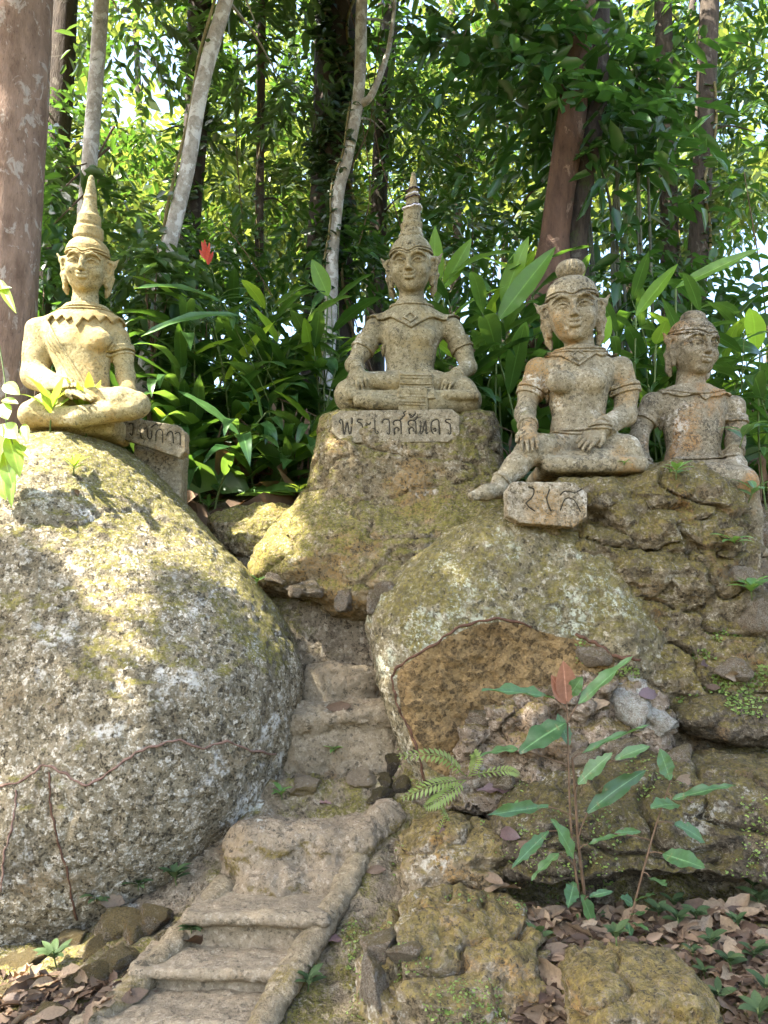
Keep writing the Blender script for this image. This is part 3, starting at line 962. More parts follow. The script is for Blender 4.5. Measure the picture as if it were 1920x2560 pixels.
rock('bank', 'rubble_bank',
     [(1085, 2000), (1110, 1900), (1160, 1830), (1215, 1775), (1290, 1730), (1370, 1695), (1460, 1682), (1560, 1690), (1650, 1730), (1680, 1830), (1600, 1920), (1450, 1980), (1280, 2040), (1130, 2050)],
     4.30, 0.45, 0.20, 0.35, 0.11, 0.013, 'bankrock', 'rough pinkish bank of broken rock packed under the orange hollow', 'rock', amp=(0.05, 0.05, 0.018), sc=(2.5, 6.5, 20), ridge=0.05, pref=1850, cracks=0.06, cs=3.0,
     lumps=[(1180, 1850, .16, 45, .08, 38), (1260, 1790, .17, 50, .09, 36), (1340, 1800, .18, 55, .09, 40), (1300, 1870, .20, 60, .09, 40), (1220, 1930, .19, 55, .09, 36), (1430, 1760, .17, 50, .08, 44), (1410, 1860, .19, 50, .09, 36), (1140, 1960, .16, 44, .08, 34), (1340, 1950, .19, 60, .09, 36), (1500, 1720, .15, 44, .07, 26), (1510, 1840, .17, 50, .08, 34)])
stones('rubble_stone', [(1205, 1800, 34, 24), (1400, 1720, 38, 22), (1265, 1950, 36, 24), (1450, 1900, 34, 22)], 'rubble',
       ['stone resting high on the rubble bank beside the orange face', 'stone on top of the rubble bank behind the copper sapling tip', 'low stone in the rubble bank above the pale fern', 'stone at the rubble bank\'s right foot'], 'loose stones on the rubble bank')
stones('white_stone', [(1570, 1775, 42, 55, 0.5), (1640, 1800, 50, 28, 0.5)], 'whiterock',
       ['upright white lichened stone beside the saplings on the slope', 'low broken stone with white top next to the upright white stone'], 'white stones on the slope')
stones('path_stone', [(690, 1450, 30, 16), (770, 1478, 55, 18, 0.1), (865, 1500, 26, 28), (935, 1510, 30, 34), (960, 1470, 24, 22), (745, 1480, 22, 14)],
       'rubble', 'brown stone in the earth below the central pedestal', 'stones under the central pedestal')
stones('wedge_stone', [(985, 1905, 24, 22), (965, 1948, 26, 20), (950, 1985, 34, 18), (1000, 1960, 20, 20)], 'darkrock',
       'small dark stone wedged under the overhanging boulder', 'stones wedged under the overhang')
stones('border_stone', [(300, 2320, 62, 42), (370, 2330, 32, 40), (400, 2290, 34, 24), (240, 2375, 40, 34), (300, 2400, 42, 30), (205, 2440, 42, 26), (420, 2345, 30, 26), (340, 2460, 30, 20), (180, 2345, 40, 26), (130, 2540, 40, 24), (60, 2400, 60, 24), (60, 2470, 50, 24)],
       'mossrock', 'mossy stone between huge boulder and left stair rail', 'stones along the left stair rail')
stones('slope_stone', [(1830, 1680, 40, 22), (1560, 1880, 50, 26), (1700, 1890, 40, 22), (1020, 2380, 38, 22), (955, 2350, 44, 26, -.3), (930, 2450, 40, 60), (1060, 1990, 30, 22), (1480, 1640, 40, 20), (1850, 1440, 50, 36), (1890, 1330, 40, 60), (1900, 1530, 40, 40)],
       'rubble', 'half-buried mossy stone among the lower rocks', 'stones on the slope')
stones('step_side_stone', [(900, 1940, 34, 20), (765, 1960, 40, 22)], 'roughstep',
       'worn lump of rock between upper and lower steps', 'lumps between the steps')

# ------------------------------------------------------------------ steps
def block(key, c, half, mat, h=0.012, rad=0.04, amp=(0.02, 0.008), rot=0.0, extra=()):
    c = np.asarray(c, float)
    lo, hi = c - np.asarray(half) * 1.15, c + np.asarray(half) * 1.15
    for e in extra:
        lo, hi = np.minimum(lo, e[1]), np.maximum(hi, e[2])
    F = Field(lo - 0.08, hi + 0.08, h)
    R = np.array(Euler((0, 0, rot)).to_matrix())
    F.add(rbox(c, half, R, rad), 0.01)
    for e in extra:
        F.add(e, 0.04)
    V, Q = F.mesh()
    N = vnormals(V, Q)
    s = float(sum(map(ord, key)) % 29)
    V = V + N * (amp[0] * fbm(V, 4, 3, seed=s) + amp[1] * fbm(V, 16, 4, seed=s + 1) + amp[1] * .4 * fbm(V, 48, 2, seed=s + 2))[:, None]
    reg(key, V, Q)
    return V, Q


stair = empty('concrete_stairway', P(500, 2500, 3.3), 'worn concrete stairway with rounded side rails climbing between the boulders', 'stairs')
for key, xl, xr, py, Yn, thick, dep in (('s2', 478, 800, 2285, 3.56, 0.40, 0.50), ('s3', 345, 715, 2420, 3.35, 0.40, 0.45), ('s4', 205, 620, 2552, 3.11, 0.40, 0.45)):
    a, b = P(xl - 12, py, Yn), P(xr + 12, py, Yn)
    z = a[2]
    nose = [cap((a[0], Yn + 0.005, z - 0.022), (b[0], Yn - 0.015, z - 0.02), 0.023)]
    V, Q = block(key, ((a[0] + b[0]) / 2, Yn + dep / 2 + 0.02, z - thick / 2 - 0.004), ((b[0] - a[0]) / 2 + 0.02, dep / 2, thick / 2), 'step', 0.0105, 0.014, (0.012, 0.010), rot=random.uniform(-.06, .03), extra=nose)
    link('step', mesh_np('step', V, Q, M['step']), stair)
for pxs in ([(900, 2125, 3.98), (860, 2200, 3.82), (800, 2300, 3.58), (745, 2390, 3.4), (690, 2475, 3.22), (635, 2570, 3.04), (570, 2690, 2.86)],
            [(565, 2185, 3.95), (520, 2245, 3.8), (450, 2325, 3.62), (375, 2405, 3.43), (300, 2480, 3.27), (215, 2555, 3.1), (120, 2640, 2.95)]):
    path = spline([P(*q) - np.array((0, 0, 0.036)) for q in pxs], 110)
    V, F = tube(path, 0.054, 22)
    d = 0.022 * fbm(V, 5, 3, seed=4) + 0.012 * fbm(V, 20, 3, seed=5) + 0.005 * fbm(V, 50, 2, seed=6)
    cen = np.repeat(path, 22, 0)
    dirv = V[:-2] - cen
    V[:-2] += dirv / np.linalg.norm(dirv, axis=1, keepdims=True) * d[:-2, None]
    V[:-2] = cen + (V[:-2] - cen) * np.array((1.2, 1.2, 0.85))
    link('rail', mesh_np('rail', V, F, M['rail']), stair)
    reg('rail%d' % pxs[0][0], V, F)
c = P(760, 2065, 4.12)
V, Q = block('ledge1', (c[0], 4.22, c[2] - 0.30), (0.40, 0.27, 0.32), 'step', 0.0125, 0.08, (0.05, 0.022),
             extra=[ell(P(640, 2115, 4.04), (.17, .15, .12)), ell(P(815, 2130, 4.0), (.12, .10, .06)), ell(P(720, 2100, 4.05), (.2, .14, .08)), ell(P(720, 2210, 3.92), (.22, .12, .10)), cap(P(890, 2120, 4.0), P(975, 2040, 4.25), .075), ell(P(610, 2150, 3.98), (.09, .1, .08)), cap(P(640, 2240, 3.93), P(830, 2225, 3.93), .13)])
props(link('rough_step', mesh_np('rough_step', V, Q, M['roughstep'])), 'rough lumpy rock step at the head of the concrete stairway', 'step')
c = P(838, 1772, 4.6)
V, Q = block('ledge2', (c[0], 4.78, c[2] - 0.20), (0.37, 0.22, 0.22), 'step', 0.0125, 0.07, (0.055, 0.022), extra=[cap(P(700, 1805, 4.57), P(985, 1785, 4.57), 0.06)])
props(link('rough_step', mesh_np('rough_step', V, Q, M['step'])), 'worn sandy step between the two big boulders holding one brown leaf', 'step')
c = P(858, 1672, 4.9)
V, Q = block('ledge3', (c[0], 5.02, c[2] - 0.20), (0.25, 0.24, 0.22), 'step', 0.0125, 0.08, (0.05, 0.022))
props(link('rough_step', mesh_np('rough_step', V, Q, M['step'])), 'pale topmost sandy step against the dark earth slope', 'step')

# ------------------------------------------------------------------ statues
def rotm(yaw, pitch=0.0, roll=0.0):
    """columns: the head's own right, back and up; yaw > 0 turns the face to the viewer's right"""
    return np.array(Euler((pitch, roll, yaw), 'XYZ').to_matrix())


def chain(F, T, pts, r, k=0.006, s=1.0, op='u'):
    for i in range(len(pts) - 1):
        ra = r[i] if isinstance(r, (list, tuple)) else r
        rb = r[i + 1] if isinstance(r, (list, tuple)) else r
        F.add(cap(T(pts[i]), T(pts[i + 1]), ra * s, rb * s), k, op)


def add_head(F, c, s, yaw, pitch, roll=0.0, smile=0.17, lean_hair=False):
    """A carved head: half-width 1 before scaling by s, the face towards -y."""
    R = rotm(yaw, pitch, roll)
    T = lambda p: np.asarray(c) + R @ (np.asarray(p, float) * s)
    E = lambda p, r: ell(T(p), np.asarray(r) * s, R)
    F.add(E((0, 0.12, 0.34), (0.98, 1.12, 1.08)), 0.02)                 # skull
    F.add(E((0, -0.10, -0.22), (0.90, 0.92, 0.98)), 0.05)               # cheeks
    F.add(E((0, -0.30, -0.72), (0.66, 0.62, 0.58)), 0.06)               # jaw
    F.add(E((0, -0.72, -1.06), (0.27, 0.22, 0.22)), 0.03)               # chin
    for q in (-1, 1):
        F.add(E((q * 0.50, -0.70, -0.38), (0.30, 0.26, 0.28)), 0.04)    # cheek
        F.add(E((q * 0.41, -1.02, 0.05), (0.31, 0.19, 0.17)), 0.02, 's')  # socket
        F.add(E((q * 0.41, -0.82, 0.02), (0.27, 0.15, 0.115)), 0.005)  # eyeball
        lid = [(q * 0.14, -0.98, -0.04), (q * 0.25, -1.02, 0.09), (q * 0.41, -1.01, 0.15), (q * 0.58, -0.93, 0.12), (q * 0.74, -0.78, 0.04)]
        chain(F, T, lid, 0.045, 0.004, s)
        low = [(q * 0.17, -0.96, -0.02), (q * 0.28, -0.98, -0.10), (q * 0.42, -0.97, -0.13), (q * 0.56, -0.90, -0.09), (q * 0.68, -0.82, 0.02)]
        chain(F, T, low, 0.024, 0.004, s)
        brow = [(q * 0.10, -1.02, 0.22), (q * 0.22, -1.06, 0.36), (q * 0.42, -1.03, 0.44), (q * 0.62, -0.92, 0.40), (q * 0.82, -0.72, 0.22)]
        chain(F, T, brow, [0.065, 0.075, 0.075, 0.06, 0.04], 0.006, s)
        F.add(E((q * 0.11, -1.12, -0.37), (0.085, 0.11, 0.07)), 0.008)   # nostril wing
        chain(F, T, [(q * 0.02, -1.075, -0.60), (q * 0.16, -1.06, -0.585), (q * 0.30, -0.99, -0.60 + smile * .5), (q * 0.40, -0.90, -0.64 + smile * 1.4)], [0.075, 0.07, 0.05, 0.03], 0.006, s)   # upper lip
        chain(F, T, [(0, -1.05, -0.77), (q * 0.16, -1.03, -0.755), (q * 0.30, -0.96, -0.68 + smile * .6)], [0.085, 0.08, 0.04], 0.008, s)                                                  # lower lip
        chain(F, T, [(0, -1.13, -0.675), (q * 0.2, -1.10, -0.67), (q * 0.40, -0.95, -0.64 + smile * 1.2)], 0.022, 0.006, s, 's')                                                            # mouth line
        # long ear with a flaring tip
        chain(F, T, [(q * 0.98, 0.02, 0.35), (q * 1.12, 0.10, 0.30), (q * 1.10, 0.12, -0.1), (q * 1.02, 0.05, -0.45), (q * 0.98, 0.05, -0.85)], [0.12, 0.15, 0.16, 0.13, 0.13], 0.02, s)
        F.add(E((q * 1.13, 0.02, 0.08), (0.08, 0.14, 0.2)), 0.012, 's')
        chain(F, T, [(q * 1.08, 0.15, 0.05), (q * 1.26, 0.2, 0.25), (q * 1.50, 0.22, 0.58)], [0.15, 0.13, 0.045], 0.02, s)
        chain(F, T, [(q * 1.10, 0.25, 0.0), (q * 1.2, 0.3, -0.4), (q * 1.02, 0.3, -1.1), (q * 0.95, 0.28, -1.35)], [0.10, 0.11, 0.14, 0.08], 0.02, s)   # hair lock behind the ear
    chain(F, T, [(0, -1.0, 0.30), (0, -1.11, 0.0), (0, -1.21, -0.30)], [0.075, 0.08, 0.095], 0.02, s)      # nose
    F.add(E((0, -1.21, -0.34), (0.10, 0.11, 0.085)), 0.01)
    return R, T


def band(T, zf, rx, ry, n=48, peak=0.1, back=0.1, yc=0.12):
    """polyline round the head with a dip over the brow"""
    out = []
    for i in range(n + 1):
        a = 2 * math.pi * i / n
        x, y = math.sin(a), -math.cos(a)
        front = max(0.0, -y)
        z = zf + back * (-y) * -1.0 - peak * math.exp(-(x / 0.22) ** 2) * (y < 0) + 0.10 * front * (1 - math.exp(-(x / 0.30) ** 2))
        out.append((x * rx, yc + y * ry, z))
    return out


def add_hand(F, w, d, n, s=1.0, thumb=1, curl=0.5, k=0.005):
    """A hand from the wrist: palm, four fingers of unequal length, a thumb at the side. d along the hand, n out of its back."""
    w, d, n = (np.asarray(v, float) for v in (w, d, n))
    d = d / np.linalg.norm(d)
    n = n - d * (n @ d)
    n /= np.linalg.norm(n)
    l = np.cross(d, n) * thumb
    R = np.stack([l, d, n], 1)
    F.add(ell(w + d * 0.062 * s, (0.052 * s, 0.072 * s, 0.028 * s), R), 0.02)
    for i, ln in enumerate((0.092, 0.108, 0.102, 0.082)):
        o = (1.5 - i) * 0.0265 * s
        b = w + d * (0.10 - 0.004 * abs(i - 1.2)) * s + l * o
        m = b + (d * math.cos(0.25 * curl) - n * math.sin(0.25 * curl)) * ln * 0.52 * s + l * o * 0.12
        t = m + (d * math.cos(1.1 * curl) - n * math.sin(1.1 * curl)) * ln * 0.48 * s
        F.add(cap(b - d * 0.03 * s, m, 0.0135 * s, 0.0118 * s), k)
        F.add(cap(m, t, 0.0118 * s, 0.0092 * s), k)
    b = w + d * 0.03 * s + l * 0.042 * s
    m = b + (d * 0.75 + l * 0.55 - n * 0.25) * 0.045 * s
    t = m + (d * 0.95 + l * 0.12 - n * 0.3) * 0.042 * s
    F.add(cap(b, m, 0.019 * s, 0.015 * s), 0.012)
    F.add(cap(m, t, 0.015 * s, 0.0105 * s), k)


def shell(F, base, t, mask, sl):
    """a layer of thickness t on the surface of the field 'base', kept where mask < 0"""
    return np.maximum(base[sl] - t, mask)


def part_from(F, V, sl, name, mat, parent):
    v, q = snets(np.ascontiguousarray(V.astype(np.float32)), F.ax[0][sl[0]], F.ax[1][sl[1]], F.ax[2][sl[2]])
    if len(q) < 4:
        return None
    return link(name, mesh_np(name, v, q, mat), parent)


def roughen(V, Q, amp=0.004, seed=0.0):
    N = vnormals(V, Q)
    return V + N * (amp * fbm(V, 14, 3, seed=seed) + amp * 0.6 * fbm(V, 45, 2, seed=seed + 1))[:, None]


def lathe(T, prof, n=40, wob=0.0):
    """profile of (radius, height) about the local z of frame T"""
    pr = np.array(prof, float)
    an = np.linspace(0, 2 * np.pi, n, endpoint=False)
    V = np.array([T((r * math.cos(a), r * math.sin(a), z)) for r, z in pr for a in an])
    m = len(pr)
    i = np.arange(m - 1)[:, None] * n
    k = np.arange(n)[None]
    k2 = (k + 1) % n
    Q = np.stack([i + k, i + k2, i + n + k2, i + n + k], -1).reshape(-1, 4)
    return V, Q


def dens(prof, step=0.05):
    """more rows on a lathe profile"""
    out = [prof[0]]
    for a, b in zip(prof[:-1], prof[1:]):
        n = max(1, int(math.hypot(b[0] - a[0], b[1] - a[1]) / step))
        for i in range(1, n + 1):
            out.append((a[0] + (b[0] - a[0]) * i / n, a[1] + (b[1] - a[1]) * i / n))
    return out


class Statue:
    def __init__(s, Y, base, label, mat, lo_px, hi_px, head_px, h=0.0075, depth=(-0.62, 0.45)):
        """lo_px / hi_px: the corners of its box in the photograph"""
        s.Y, s.mat = Y, M[mat]
        a, b = P(lo_px[0], lo_px[1], Y), P(hi_px[0], hi_px[1], Y)
        lo = np.array([min(a[0], b[0]) - .06, Y + depth[0], min(a[2], b[2]) - .05])
        hi = np.array([max(a[0], b[0]) + .06, Y + depth[1], max(a[2], b[2]) + .05])
        c = P(*head_px, Y)
        s.F = Field(lo, hi, h, fine=[(c[0] - .2, c[0] + .2, 0.0048), None, (c[2] - .22, c[2] + .24, 0.0048)])
        s.root = empty('seated_statue', P(*base, Y), label, 'statue')
        s.m = mpp(*head_px, Y)
        s.parts = []

    def L(s, px, py, d=0.0):
        return P(px, py, s.Y + d)

    def limb(s, pts, rads, k=0.03):
        """pts of (px, py, depth); rads in pixels"""
        w = [s.L(*p) for p in pts]
        for i in range(len(w) - 1):
            s.F.add(cap(w[i], w[i + 1], rads[i] * s.m * 0.93, rads[i + 1] * s.m * 0.93), k)
        return w

    def torso(s, rows):
        """rows of (py, px centre, half-width px, half-depth px, depth offset), top first"""
        r = []
        for py, px, hw, hd, dd in rows:
            p = s.L(px, py, 0)
            r.append((p[2], p[0], s.Y + dd, hw * s.m, hd * s.m))
        s.F.add(loft(sorted(r)), 0.03)

    def ring(s, a, b, t0, t1, off, base, name, rmax):
        """a band round a limb from a to b between t0 and t1"""
        F = s.F
        a, b = np.asarray(a), np.asarray(b)
        ax = (b - a)
        ln = np.linalg.norm(ax)
        ax = ax / ln
        p0, p1 = a + ax * ln * t0, a + ax * ln * t1
        lo, hi = np.minimum(p0, p1) - rmax, np.maximum(p0, p1) + rmax
        sl = F.sl(lo, hi)
        X, Yg, Z = F.grid(sl)
        t = (X - a[0]) * ax[0] + (Yg - a[1]) * ax[1] + (Z - a[2]) * ax[2]
        rad = np.sqrt(np.maximum((X - a[0]) ** 2 + (Yg - a[1]) ** 2 + (Z - a[2]) ** 2 - t * t, 0))
        mid, half = ln * (t0 + t1) / 2, ln * abs(t1 - t0) / 2
        groove = 0.004 * np.exp(-((t - mid) / (half * 0.25)) ** 2)
        V = np.maximum(base[sl] - off + groove, np.abs(t - mid) - half)
        V = np.maximum(V, rad - rmax)
        s.parts.append((name, V, sl))

    def collar(s, base, t, name, lo_px, hi_px, fn, dmax=0.1):
        """a raised layer on the body kept where fn(px, py) < 0, in photograph pixels on the statue's plane"""
        F = s.F
        a, b = s.L(*lo_px), s.L(*hi_px)
        lo = np.array([min(a[0], b[0]), s.Y - 0.45, min(a[2], b[2])])
        hi = np.array([max(a[0], b[0]), s.Y + dmax, max(a[2], b[2])])
        sl = F.sl(lo, hi)
        X, Yg, Z = F.grid(sl)
        # photograph coordinates on the statue's own plane
        d = np.array((X + 0 * Z, s.Y + 0 * X + 0 * Z, Z + 0 * X), dtype=object)
        zz = Z - EYE
        dep = s.Y * CP + zz * SP
        px = 960 + FPX * X / dep
        py = 1280 - FPX * (-s.Y * SP + zz * CP) / dep
        m = fn(px, py) * s.m
        box = np.maximum(np.maximum(lo[0] - X, X - hi[0]), np.maximum(lo[2] - Z, Z - hi[2]))
        box = np.maximum(box, np.maximum(lo[1] - Yg, Yg - hi[1]) + 0.01)
        V = np.maximum(np.maximum(base[sl] - t, m), box + 0.004)
        s.parts.append((name, V, sl))

    def finish(s, seed):
        V, Q = s.F.mesh()
        V = roughen(V, Q, 0.003, seed)
        s.bodyV, s.bodyQ = V, Q
        link('body', mesh_np('body', V, Q, s.mat), s.root)
        reg('statue%s' % seed, V, Q)
        for name, v, sl in s.parts:
            part_from(s.F, v, sl, name, s.mat, s.root)


def zig(x, c, w, h):
    """zigzag of teeth w wide and h high"""
    return h * np.abs(((x - c) / w + 0.5) % 1.0 - 0.5) * 2


def crown(st, T, prof, name='crown', extra=(), seed=1.0, tall=1.0):
    prof = [(r, z if z < 1.3 else 1.3 + (z - 1.3) * tall) for r, z in prof]
    V, Q = lathe(T, dens(prof), 44)
    N = np.zeros_like(V)
    V = V + 0.004 * fbm(V, 16, 3, seed=seed)[:, None] * np.array([1, 1, 0.3])
    o = link(name, mesh_np(name, V, Q, st.mat), st.root)
    o.data.shade_smooth()
    return o


def ornaments(st, T, strokes, r, name='ornament', mat=None):
    """raised carved lines"""
    parts = [tube(spline([T(p) for p in pts], 5 * len(pts)), r, 7) for pts in strokes]
    V, F = merge(parts)
    return link(name, mesh_np(name, V, F, mat or st.mat), st.root)


def headband(st, T, s, zf, rx, ry, dz=0.15, peak=0.13, back=0.12, r=0.05):
    for j in range(2):
        V, F = tube(np.array([T(p) for p in band(T, zf + j * dz, rx * (1 - 0.02 * j), ry * (1 - 0.02 * j), peak=peak, back=back)]), r * s, 8, False)
        link('headband', mesh_np('headband', V, F, st.mat), st.root)


SPIRAL = lambda q, x0, z0, R_, y: [(x0 + q * R_ * (1 - t * .75) * math.sin(t * 5), y, z0 + R_ * (1 - t * .75) * math.cos(t * 5)) for t in np.linspace(0, 1, 7)]


def surf(x, z, rx, ry, rz, zc, yc=0.12, off=0.0):
    """point on the front of the hair cap"""
    v = 1 - (x / rx) ** 2 - ((z - zc) / rz) ** 2
    return (x, yc - ry * math.sqrt(max(v, 0.02)) - off, z)


def cap_curls(st, T, s, zc=0.86, n=(-0.62, 0, 0.62)):
    strokes = []
    for x0 in n:
        for q in (-1, 1):
            strokes.append([surf(x0 + q * (0.03 + 0.13 * t ** 0.8 * math.sin(t * 2.4 + .3)), zc + 0.16 - 0.26 * t + 0.10 * (t > .7), 1.02, 1.15, 1.06, 0.36, off=0.02) for t in np.linspace(0, 1, 7)])
    return ornaments(st, T, strokes, 0.035 * s, 'carved_curls')


def common_arm_bands(st, base, arm, wrist, off=0.011):
    pass


# ---- the central statue: tall crown, cross-legged, cloth over the lap
st = Statue(5.4, (1030, 1035), 'crowned stone statue seated cross-legged on the central rock pedestal', 'statue', (835, 1060), (1225, 560), (1029, 665))
hc = st.L(1028, 668, -0.04)
sH = 51 * st.m
R, T = add_head(st.F, hc, sH, -0.16, 0.20, 0.0)
headF = st.F.V.copy()
st.limb([(1030, 700, 0.02), (1028, 775, 0.03)], [31, 36], 0.03)
st.torso([(770, 1029, 42, 32, .03), (800, 1029, 90, 44, .03), (830, 1029, 84, 50, .02), (870, 1026, 66, 48, .0), (920, 1025, 58, 44, .0), (960, 1025, 62, 48, .0)])
for q, x in ((-1, 1003), (1, 1057)):
    st.F.add(ell(st.L(x, 838, -0.11), (30 * st.m, 0.05, 24 * st.m)), 0.04)
la = st.limb([(938, 822, 0.02), (903, 880, -0.02), (884, 913, -0.06), (892, 920, -0.26)], [30, 24, 21, 18])
ra = st.limb([(1128, 822, 0.02), (1159, 880, 0.0), (1170, 918, -0.08), (1140, 943, -0.24)], [30, 24, 21, 18])
armF = st.F.V.copy()
# legs
st.limb([(985, 965, -0.05), (905, 968, -0.20), (872, 985, -0.24)], [40, 38, 36])
st.limb([(1070, 965, -0.05), (1150, 985, -0.20), (1168, 1000, -0.22)], [44, 42, 36])
st.limb([(872, 1000, -0.22), (900, 1010, -0.16), (1000, 1005, -0.2)], [32, 28, 30])
st.limb([(1168, 1005, -0.2), (1080, 1010, -0.28), (1000, 1010, -0.30)], [30, 30, 26])
st.limb([(905, 948, -0.28), (985, 958, -0.28), (1080, 960, -0.26), (1135, 940, -0.27)], [17, 22, 20, 13])
st.limb([(990, 1008, -0.34), (930, 1003, -0.37), (898, 1002, -0.38)], [20, 20, 15])
for i in range(5):
    w = st.L(893, 990 + i * 6, -0.385 + 0.004 * i)
    st.F.add(cap(w + np.array((0.03, 0, 0)), w - np.array((0.012, 0, 0)), 0.0105), 0.004)
st.F.add(rbox(st.L(1030, 1022, -0.02), (0.46, 0.34, 0.035), None, 0.03), 0.02)
add_hand(st.F, st.L(893, 922, -0.27), st.L(899, 962, -0.36) - st.L(893, 922, -0.27), np.array((-0.15, -0.9, 0.55)), 1.0, thumb=1, curl=0.7)
add_hand(st.F, st.L(1140, 943, -0.24), st.L(1105, 958, -0.36) - st.L(1140, 943, -0.24), np.array((0.2, -0.5, 0.9)), 0.95, thumb=-1, curl=1.0)
lapF = st.F.V.copy()
# collar with a pendant, sleeves, bracelets, belt, hanging cloth
st.collar(armF, 0.022, 'collar', (905, 872), (1160, 752), lambda x, y: np.minimum(y - (806 + np.where(np.abs(x - 1029) > 40, 6 * np.abs(np.sin((x - 1029) / 17.0)), 0) - 0.10 * (np.abs(x - 1029) - 60) - 8 * (np.abs(x - 1029) > 88)), np.abs(x - 1026) * 0.72 + (y - 842)), 0.2)
st.collar(armF, 0.036, 'pendant', (985, 850), (1065, 785), lambda x, y: np.abs(np.abs(x - 1024) * 0.9 + np.abs(y - 812) - 14) - 3.5, 0.0)
st.collar(armF, 0.034, 'collar_edge', (960, 800), (1095, 752), lambda x, y: np.abs(y - 772 - 0.0018 * (x - 1029) ** 2 * -1 - 0) - 3.0, 0.2)
for arm in (la, ra):
    st.ring(arm[0], arm[1], 0.55, 0.95, 0.016, armF, 'sleeve_hem', 0.16)
    st.ring(arm[2], arm[3], 0.80, 0.98, 0.012, armF, 'bracelet', 0.085)
st.collar(lapF, 0.018, 'sash', (990, 1040), (1085, 935), lambda x, y: np.maximum(np.abs(x - 1032 - 0.06 * (y - 940)) - 36 - 0.07 * (y - 940), 1.5 - np.abs(((y - 985) % 14) - 7) * 0.0 + 0.0 * x - 4 + 0 * y), -0.05)
for yy in (978, 986, 999, 1007):
    st.collar(lapF, 0.026, 'sash_stripe', (990, 1040), (1090, 935), lambda x, y, yy=yy: np.maximum(np.abs(y - yy) - 1.6, np.abs(x - 1032 - 0.06 * (y - 940)) - 36 - 0.07 * (y - 940)), -0.05)
st.finish(1)
cloth = rbox(st.L(1032, 1000, -0.37), (0.105, 0.02, 0.085), rotm(0.02, 0.12), 0.012)
Fc = Field(np.array(cloth[1]) - .03, np.array(cloth[2]) + .03, 0.006)
Fc.add(cloth, 0.01)
for i, yy in enumerate((982, 989, 1003, 1010)):
    Fc.add(cap(st.L(998, yy, -0.395), st.L(1066, yy + 2, -0.395), 0.004), 0.003)
for x in np.linspace(1002, 1060, 8):
    Fc.add(cap(st.L(x, 965, -0.388), st.L(x + 3, 976, -0.392), 0.005, 0.002), 0.003)
Vc, Qc = Fc.mesh()
link('lap_cloth', mesh_np('lap_cloth', roughen(Vc, Qc, 0.002), Qc, st.mat), st.root)
headband(st, T, sH, 0.62, 1.04, 1.20, dz=0.13, peak=0.12)
TC = lambda p: T((p[0], p[1] + 0.12, p[2])) + np.array((0.030 * max(p[2] - 1, 0) * sH * 6 * 0.35, 0, 0))
crown(st, TC, [(1.02, 0.55), (1.04, 0.70), (0.98, 0.95), (0.85, 1.18), (0.70, 1.34), (0.60, 1.40), (0.62, 1.44), (0.60, 1.56), (0.54, 1.58), (0.55, 1.72), (0.50, 1.76), (0.52, 1.80), (0.55, 1.98), (0.54, 2.02), (0.46, 2.08), (0.40, 2.58),
                (0.44, 2.64), (0.44, 2.72), (0.33, 2.76), (0.31, 3.10), (0.36, 3.14), (0.36, 3.22), (0.25, 3.28), (0.24, 3.42), (0.28, 3.46), (0.27, 3.53), (0.20, 3.56), (0.10, 4.18), (0.07, 4.24), (0.001, 4.25)], tall=1.13)
ornaments(st, T, [[surf(q * t * 0.55, 0.92 + 0.18 * math.sin(t * 6.0), 1.02, 1.15, 1.06, 0.36, off=0.02) for t in np.linspace(0, 1, 9)] for q in (-1, 1)] +
          [[surf(q * 0.10 * math.sin(t * 3.1), 0.86 + 0.36 * t, 1.02, 1.15, 1.06, 0.36, off=0.03) for t in np.linspace(0, 1, 7)] for q in (-1, 1)], 0.035 * sH, 'carved_curls')
# a faded garland wound round the crown
for z, r, mt in ((3.26, 0.30, 'white_ribbon'), (3.48, 0.30, 'dark_ribbon'), (2.76, 0.41, 'dark_ribbon'), (2.70, 0.455, 'white_ribbon'), (3.12, 0.375, 'dark_ribbon')):
    pth = np.array([TC((r * math.cos(a) * (1 + .04 * math.sin(5 * a)), r * math.sin(a), 1.3 + (z - 1.3) * 1.13 + 0.05 * math.sin(2 * a + z) + 0.02 * math.sin(9 * a))) for a in np.linspace(0, 2 * math.pi, 40)])
    V, F = tube(pth, 0.0055 if mt == 'dark_ribbon' else 0.007, 6, False)
    V += 0.004 * np.stack([fbm(V, 60, 1, seed=k) for k in range(3)], 1)
    g = link('garland_cord', mesh_np('garland_cord', V, F, M[mt]))
    props(g, {3.26: 'white beaded garland cord high on the central statue\'s crown', 3.48: 'dark cord just under the crown tip of the central statue', 2.76: 'dark cord low on the central statue\'s crown', 2.70: 'faded white cord lowest on the central statue\'s crown', 3.12: 'dark cord below the beaded garland on the central crown'}[z], 'garland', 'cords wound round the central crown')

# ---- the left statue: tall crown, robe over one shoulder, hands in the lap
st = Statue(4.95, (190, 1060), 'pale yellow stone statue with a tall tiered crown sitting on the huge left boulder', 'statue_gold', (10, 1095), (450, 560), (217, 672))
hc = st.L(217, 668, -0.04)
sH = 49 * st.m
R, T = add_head(st.F, hc, sH, 0.17, 0.20, 0.02, smile=0.13)
st.limb([(215, 705, 0.02), (213, 785, 0.03)], [30, 37], 0.03)
st.torso([(775, 211, 45, 34, .03), (803, 205, 96, 46, .03), (840, 200, 88, 54, .02), (880, 205, 70, 52, .0), (930, 213, 57, 46, .0), (975, 218, 54, 46, .0), (1005, 218, 62, 50, 0)])
st.F.add(ell(st.L(170, 850, -0.10), (32 * st.m, 0.05, 26 * st.m)), 0.04)
st.F.add(ell(st.L(245, 850, -0.10), (32 * st.m, 0.05, 26 * st.m)), 0.04)
